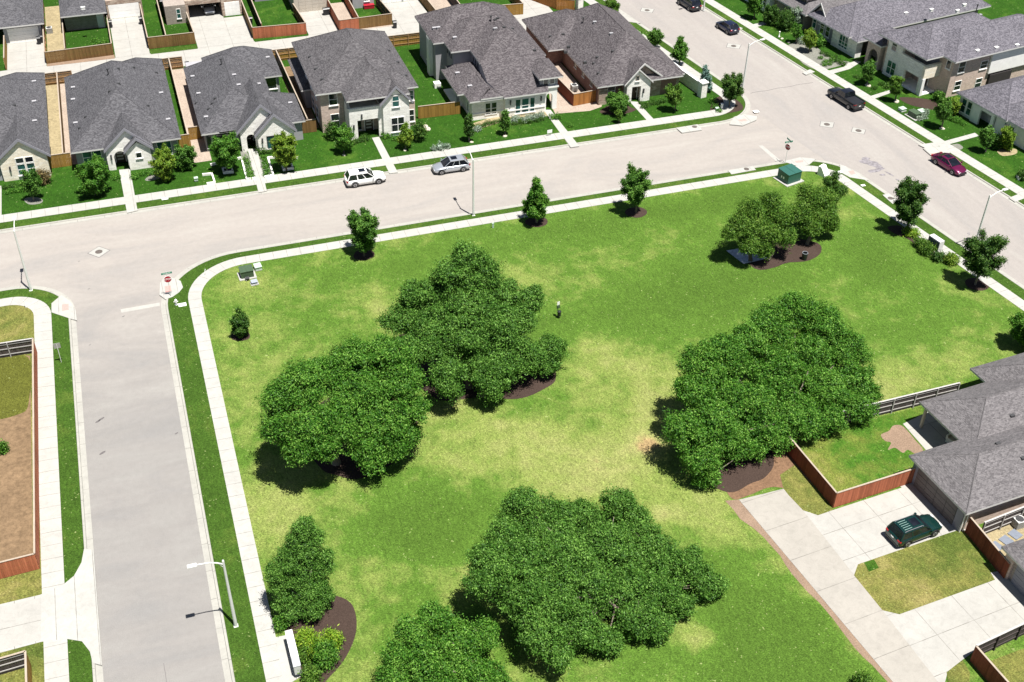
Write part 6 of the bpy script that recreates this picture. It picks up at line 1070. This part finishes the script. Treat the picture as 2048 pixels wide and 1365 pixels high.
stop_sign('red STOP sign with a green street name blade at the left junction of the park', (342, 592), -math.pi/2+.05, False); stop_sign('red STOP sign under crossed green name blades at the far park corner', (1570.5, 325.5), rad(180+25), True, 2.2)
c = U(123, 725, ZL); t = thing('notice_board', 'grey rectangular sign seen from behind on the left verge', 'road sign', (*c, ZL), 0); m = MB(); m.tube([(0, 0, 0), (0, 0, 2.3)], .03, 8); m.build('post', [METAL], t); m = MB(); m.box(-.32, .32, -.02, .01, 1.75, 2.35); m.build('sign_plate', [plain('dull_sign_back', (.30, .30, .27), .6)], t)
# hydrant
c = U(353, 610, ZL); t = thing('fire_hydrant', 'pale fire hydrant in the verge below the left stop sign', 'hydrant', (*c, ZL)); m = MB(); m.lathe([(.16, 0), (.16, .06), (.1, .08), (.1, .5), (.14, .52), (.13, .62), (.05, .72), (0, .74)], (0, 0), 14); m.build('body', [WHITEP], t); m = MB(); m.tube([(-.22, 0, .4), (.22, 0, .4)], .06, 10); m.tube([(0, -.2, .38), (0, 0, .38)], .08, 10); m.build('nozzle', [BOXGREY], t)
# utility boxes
def ubox(label, px, w_, d_, h, mat, rot=0, pad=.25, padm=None, off=0, name='utility_box', ridge=False, cat='utility box', grp='utility boxes', two=False):
    c = U(*px, ZL); t = thing(name, label, cat, (*c, ZL), rot, grp)
    if pad: m = MB(); m.box(-w_/2-pad, w_/2+pad, -d_/2-pad-off, d_/2+pad, 0, .09); m.build('pad', [padm or M_WALK], t)
    m = MB(); m.slabX([(-d_/2, .09), (d_/2, .09), (d_/2, h), (-d_/2, h*.93)], -w_/2, w_/2); m.build('cabinet', [mat], t)
    m = MB(); m.slabX([(-d_/2-.05, h*.93), (d_/2+.04, h+.005), (d_/2+.04, h+.045), (-d_/2-.05, h*.93+.04)], -w_/2-.04, w_/2+.04); lid = m.build('lid', [mat], t)
    if ridge: m = MB(); m.slabX([(-d_/2-.05, h*.93+.03), (d_/2+.04, h+.035), (d_/2+.04, h+.075), (-d_/2-.05, h*.93+.07)], -.05, .05); m.build('rib', [mat], lid)
    m = MB(); m.box(-w_/2-.012, -w_/2+.01, -.25, -.05, h*.35, h*.55); m.box(-w_/2-.012, -w_/2+.01, .12, .3, h*.35, h*.55); m.build('warning_label', [SIGNWHITE], t); return t
ubox('large dark green utility box on a pale pad at the far park corner', (1577, 360), 2.1, 1.9, 1.45, GREENBOX, FC.a*1.5, .35, ridge=True)
ubox('dark grey green utility box on a concrete pad at the left park sidewalk', (494, 552), 1.35, 1.1, .95, GREEN2, .05, .25, ridge=True); m = None
ubox('pale green plastic pedestal beside the left park sidewalk', (516, 538), .7, .8, .45, PALEG, .1, .03); ubox('small blue grey box beyond the left utility box', (509, 568), .6, .5, .35, plain('blue_grey_plastic', (.30, .33, .40), .5), .1, .12); ubox('tiny dark pedestal between the two left utility boxes', (495, 561), .35, .3, .3, METAL_D, .1, .0)
c = U(408, 552, ZL); t = thing('marker_post', 'leaning pale marker post by the inner edge of the left park sidewalk', 'post', (*c, ZL)); m = MB(); m.tube([(0, 0, 0), (.25, .1, .75)], .04, 6); m.build('post', [WHITEP], t)
c = U(52, 616, ZL); t = thing('marker_post', 'thin pale marker post on the dry lawn of the left corner', 'post', (*c, ZL)); m = MB(); m.tube([(0, 0, 0), (-.05, .1, .9)], .035, 6); m.build('post', [WHITEP], t)
c = U(986, 456, ZL); t = thing('marker_post', 'short pale green marker post on the park lawn edge below the middle street lamp', 'post', (*c, ZL)); m = MB(); m.box(-.1, .1, -.06, .06, 0, .6); m.build('post', [PALEG], t); m = MB(); m.box(-.12, .12, -.08, .08, .6, .63); m.build('cap', [PALEG], t)
ubox('green utility box with yellowed pale covers among rocks before the stone porch house', (1828, 234), 1.5, 1.0, .75, GREEN2, FC.a+math.pi/2, .3); ubox('pale cover box at the upper left of the roadside green utility box', (1804, 222), .8, .7, .4, PALEG, FC.a, .05); ubox('pale cover box at the right of the roadside green utility box', (1843, 226), .9, .8, .35, PALEG, FC.a, .05)
ubox('small grey green utility box before the grey white house', (888, 298), .8, .6, .55, GREEN2, 0, .12); ubox('thin pale pedestal left of the utility box before the grey white house', (879, 300), .3, .3, .6, PALEG, 0, 0)
ubox('pale pedestal in the corner mulch bed by the far junction', (1443, 218), .25, .25, .75, WHITEP, 0, 0); ubox('low pale pedestal left of its taller neighbour in the corner mulch bed', (1434, 221), .4, .35, .35, PALEG, 0, 0); ubox('pale pedestal at the planting frame between the second and third houses', (393, 363), .4, .3, .5, PALEG, 0, 0)
# concrete mailbox / irrigation cabinets
c = U(1645, 352, ZL); t = thing('concrete_monument', 'white wedge shaped concrete block at the far park corner sidewalk', 'monument', (*U(1646, 350, ZL), ZL), FC.a+.3); m = MB(); m.slabX([(-.55, 0), (.55, 0), (.55, 1.15), (.15, 1.2), (-.55, .2)], -.5, .5); m.build('block', [P_WHITE], t); m = MB(); m.slabX([(-.2, .75), (.1, 1.12), (.08, 1.14), (-.22, .77)], -.35, .35); m.build('plaque', [BOXGREY], t)
c = U(1865, 500, ZL); t = thing('equipment_cabinet', 'grey cabinet with two dark doors beside the cross street sidewalk', 'cabinet', (*U(1868, 498, ZL), ZL), FC.a+.02); m = MB(); m.box(-.35, .35, -.85, .85, .1, 1.45); m.build('cabinet', [BOXGREY], t); m = MB(); m.box(-.5, .5, -1.0, 1.0, 0, .1); m.build('pad', [M_WALK], t)
for yy in (-.42, .42): m = MB(); m.box(-.385, -.345, yy-.39, yy+.39, .18, 1.38); d_ = m.build('door', [plain('slate_door', (.10, .11, .14), .4)], t); m = MB(); m.box(-.405, -.38, yy-.03 if yy > 0 else yy+.27, yy+.03 if yy > 0 else yy+.33, .7, .95); m.build('handle', [METAL], d_)
# cluster mailboxes at the bottom left
fpx('mailbox_pad', [(551, 1275), (575, 1270), (582, 1300), (606, 1345), (604, 1352), (572, 1372), (566, 1365)], .153, M_WALK, thick=.1)
a, b_ = U(577, 1262, 1.5), U(594, 1332, 1.5); dvec = (b_-a).normalized(); an = math.atan2(dvec.y, dvec.x)
ctr = U(583, 1300, 0.9); aa = U(576, 1262, 1.5); 
for i in range(4):
    q = a+dvec*(.42+.86*i); t = thing('mailbox_unit', ['white cluster mailbox, topmost of the four in the bottom left row', 'white cluster mailbox, second from the top in the bottom left row', 'white cluster mailbox, third from the top in the bottom left row', 'grey parcel locker at the lower end of the mailbox row'][i], 'mailbox', (q.x, q.y, .155), an, 'cluster mailboxes')
    m = MB(); m.box(-.15, .15, -.12, .12, 0, .45); m.build('pedestal', [BOXGREY], t); m = MB(); m.box(-.40, .40, -.24, .24, .45, 1.38); m.build('cabinet', [WHITEP if i < 3 else BOXGREY], t); m = MB(); m.box(-.42, .42, -.27, .27, 1.38, 1.42); m.build('lid', [WHITEP if i < 3 else plain('lid_grey', (.45, .46, .48), .4)], t)
    for k in range(4):
        for j in range(2): m = MB(); m.box(-.36+.37*j, -.02+.37*j, -.255, -.238, .5+.21*k, .69+.21*k); m.build('mailbox_door', [BOXGREY], t)
# pet waste station in the park
c = U(1115, 634, ZL); t = thing('waste_station', 'dark pet waste post with pale sign standing alone in the park', 'waste station', (*c, ZL), .3)
m = MB(); m.tube([(0, 0, 0), (0, 0, 1.95)], .035, 8); m.build('post', [METAL_D], t); m = MB(); m.box(-.16, .16, -.12, .02, 1.15, 1.5); m.build('bag_dispenser', [GREEN2], t); m = MB(); m.box(-.16, .16, -.06, -.04, 1.55, 1.95); m.build('sign_plate', [SIGNWHITE], t); m = MB(); m.lathe([(.0, .3), (.17, .3), (.19, .85), (.21, .86), (.0, .92)], (0, -.26), 14); m.build('bin', [BLACKP], t)
# litter barrel and pale sheet under the leaning tree
c = U(1608, 519, .14); t = thing('litter_barrel', 'black litter barrel on the far mulch bed', 'bin', (*c, .14)); m = MB(); m.lathe([(.0, 0), (.27, 0), (.31, .5), (.31, .85), (.27, .86), (.25, .4), (0, .4)], (0, 0), 18); m.build('barrel', [BLACKP], t); m = MB(); m.tube([(.3*math.cos(k*.5236), .3*math.sin(k*.5236), .87) for k in range(13)], .025, 5, 0, False); m.build('rim', [plain('wet_grey_rim', (.3, .33, .36), .2)], t)
P = [U(x, y, .16) for x, y in ((1453, 502), (1493, 495), (1536, 517), (1487, 528))]; c = sum(P, Vector((0, 0)))/4; t = thing('ground_sheet', 'pale blue grey sheet lying half under the leaning olive tree', 'sheet', (*c, .14)); m = MB(); m.prism([p-c for p in P], 0, .05); m.build('sheet', [plain('pale_sheet', (.42, .45, .52), .5, var=.35, sc=3)], t)
# yard sign, stepping stones, planters, air conditioners, bins
c = U(1099, 272, ZL); t = thing('yard_sign', 'small white yard sign on the lawn left of the grey white house walk', 'sign', (*c, ZL), .1); m = MB()
for sx in (-.22, .22): m.tube([(sx, 0, 0), (sx, 0, .5)], .015, 5)
m.build('stake', [METAL], t); m = MB(); m.box(-.35, .35, -.02, .02, .4, .85); m.build('sign_plate', [WHITEP], t)
def planter(label, px, w_, d_, h=.35):
    P = [U(x, y, ZL) for x, y in px]; c = sum(P, Vector((0, 0)))/len(P); t = thing('stone_planter', label, 'planter', (*c, ZL), 0, 'white stone planters'); 
    for i in range(4):
        p, q = P[i]-c, P[(i+1) % 4]-c; m = MB(); m.obox(p, q, .18, 0, h, off=.09); m.build('edge', [B_STONE], t)
    m = MB(); m.prism([p*.8 for p in [q-c for q in P]], 0, h*.6); m.build('soil', [S_MULCH], t)
planter('left square white stone planter before the third house', [(447, 349), (468, 347), (464, 338), (444, 340)], 1, 1); planter('right square white stone planter before the third house', [(566, 343), (588, 340), (584, 330), (563, 333)], 1, 1); planter('small planter cut by the right edge', [(2036, 361), (2056, 357), (2050, 350), (2032, 354)], 1, 1)
def edging(label, px, h=.28):
    P = [U(x, y, ZL) for x, y in px]; c = P[0]; t = thing('stone_edging', label, 'garden edging', (*c, ZL), 0, 'white stone garden edgings')
    for i in range(len(P)-1): m = MB(); m.obox(P[i]-c, P[i+1]-c, .2, 0, h); m.build('edge', [B_STONE], t)
edging('low white stone edging left of the third house walk', [(421, 332), (455, 325), (483, 318), (494, 361), (511, 359)]); edging('low white stone edging right of the third house walk', [(596, 318), (566, 316), (536, 318), (547, 353), (529, 357)]); edging('low white stone edging frame between the second and third houses', [(405, 352), (424, 350), (430, 368), (414, 370)])
def ac(label, px, z=ZL):
    c = U(*px, z); t = thing('air_conditioner', label, 'air conditioner', (*c, z), 0, 'outdoor air conditioners'); m = MB(); m.box(-.42, .42, -.42, .42, .05, .85); m.build('casing', [BOXGREY], t); m = MB(); m.lathe([(.36, .86), (.36, .875), (.1, .875), (.1, .89), (0, .89)], (0, 0), 20); m.build('fan_grille', [METAL_D], t)
    m = MB()
    for k in range(9): m.box(-.43, .43, -.43, .43, .13+k*.08, .15+k*.08)
    m.build('louvre', [METAL_D], t)
ac('air conditioner between the long fence and the brick house gable side', (1148, 181)); ac('air conditioner on the sandy strip beyond the alley', (100, 66)); ac('air conditioner beside the rail fence at the right edge', (2034, 1052))
def wbin(label, px, z=.16, col=BLACKP, rot=0):
    c = U(*px, z); t = thing('wheeled_bin', label, 'bin', (*c, z), rot, 'wheeled bins beside the back garages'); m = MB(); P = [(-.26, -.3), (.26, -.3), (.26, .3), (-.26, .3)]
    for i in range(4): a, b_ = P[i], P[(i+1) % 4]; m.face([(a[0]*.85, a[1]*.85, .05), (b_[0]*.85, b_[1]*.85, .05), (b_[0], b_[1], .95), (a[0], a[1], .95)])
    m.face([(p[0], p[1], .95) for p in P]); m.build('body', [col], t); m = MB(); m.slabX([(-.34, .95), (.36, .95), (.34, 1.05), (-.2, 1.08)], -.29, .29); m.build('lid', [col], t); m = MB(); m.tube([(-.28, .28, .1), (.28, .28, .1)], .1, 10); m.build('wheel', [TYRE], t)
for lab, px in (('black wheeled bin right of the first white garage, left of its pair', (79, 88)), ('black wheeled bin against the sandy strip fence', (84, 85)), ('black wheeled bin left of the brick garage driveway', (222, 55)), ('black wheeled bin right of the brick garage driveway', (283, 48)), ('grey wheeled bin right of the tan garage, left of its pair', (650, 30)), ('grey wheeled bin right of the tan garage, right of its pair', (656, 29)), ('lone black wheeled bin at the alley beside the brown fence', (790, 56)), ('black wheeled bin behind the third house by the alley', (376, 139)), ('black wheeled bin at the left of the wide green yard', (502, 48))): wbin(lab, px)
c = U(738, 17, ZL); t = thing('storage_box', 'red box on the lawn beside the grey house end beyond the alley', 'storage box', (*c, ZL)); m = MB(); m.box(-.8, .8, -.35, .35, .05, .55); m.build('box', [plain('red_plastic', (.35, .015, .03), .4)], t); m = MB(); m.box(-.83, .83, -.38, .38, .55, .62); m.build('lid', [plain('red_plastic', (.35, .015, .03), .4)], t)
for i, (x, y) in enumerate(((1992, 1102), (2012, 1090), (2030, 1078))):
    c = U(x, y-8, ZL); t = thing('paving_slab', ['lowest of three grey slabs in the side yard at the right edge', 'middle of three grey slabs in the side yard at the right edge', 'highest of three grey slabs in the side yard at the right edge'][i], 'paving slab', (*c, ZL), .3, 'paving slabs'); m = MB(); m.box(-.45, .45, -.45, .45, 0, .08); m.build('slab', [plain('blue_grey_slab', (.16, .18, .22), .7)], t)
c = FD.w(69, 57.2); t = thing('garden_bench', 'white garden sofa in the shade of the covered patio', 'sofa', (*c, .15), FD.a+.3, None); m = MB(); m.box(-.9, .9, -.4, .4, .15, .45); m.build('seat', [WHITEP], t); m = MB(); m.box(-.9, .9, .3, .45, .45, .95); m.build('backrest', [WHITEP], t)
for sx in (-.9, .78): m = MB(); m.box(sx, sx+.12, -.4, .3, .45, .68); m.build('armrest', [WHITEP], t)
for sx in (-.82, .76):
    for sy in (-.35, .3): m = MB(); m.box(sx, sx+.07, sy, sy+.07, 0, .15); m.build('leg', [METAL_D], t)
for px in ((1560, 78), (1567, 84), (1575, 88)): pass
c = U(1558, 74, ZL); t = thing('garden_ornament', 'pale bird shaped ornament at the edge of the top right lawn', 'ornament', (*c, ZL)); m = MB(); m.lathe([(.16, 0), (.08, .3), (.05, .7), (.12, .8), (0, .92)], (0, 0), 10); m.build('ornament', [P_WHITE], t)
P = plain('pale_rock', (.50, .45, .36), .9, var=.3, sc=4)
for i, (x, y, s_) in enumerate(((1736, 172, .5), (1793, 204, .5), (1884, 258, .4), (851, 254, .5), (856, 259, .5), (1564, 78, .3), (1578, 86, .3), (688, 311, .3), (810, 301, .3), (943, 285, .3), (1010, 273, .35), (1238, 230, .25), (1512, 226, .2))):
    c = U(x, y, ZL); r_ = random.Random(i); m = MB(); ph = r_.random()*6
    pr = [(s_*(1+.15*math.sin(k+ph)), 0) for k in range(1)]; m.lathe([(s_, 0), (s_*.95, s_*.25), (s_*.6, s_*.45), (0, s_*.5)], (0, 0), 7); o = m.build('rock', [P]); o.location = (c.x, c.y, ZL-.02); o.scale = (1, .75, 1); o.rotation_euler = (0, 0, ph); tag(o, 'pale rock at the foot of a young tree or bed in the house yards', 'rock', 'pale rocks in the yards')
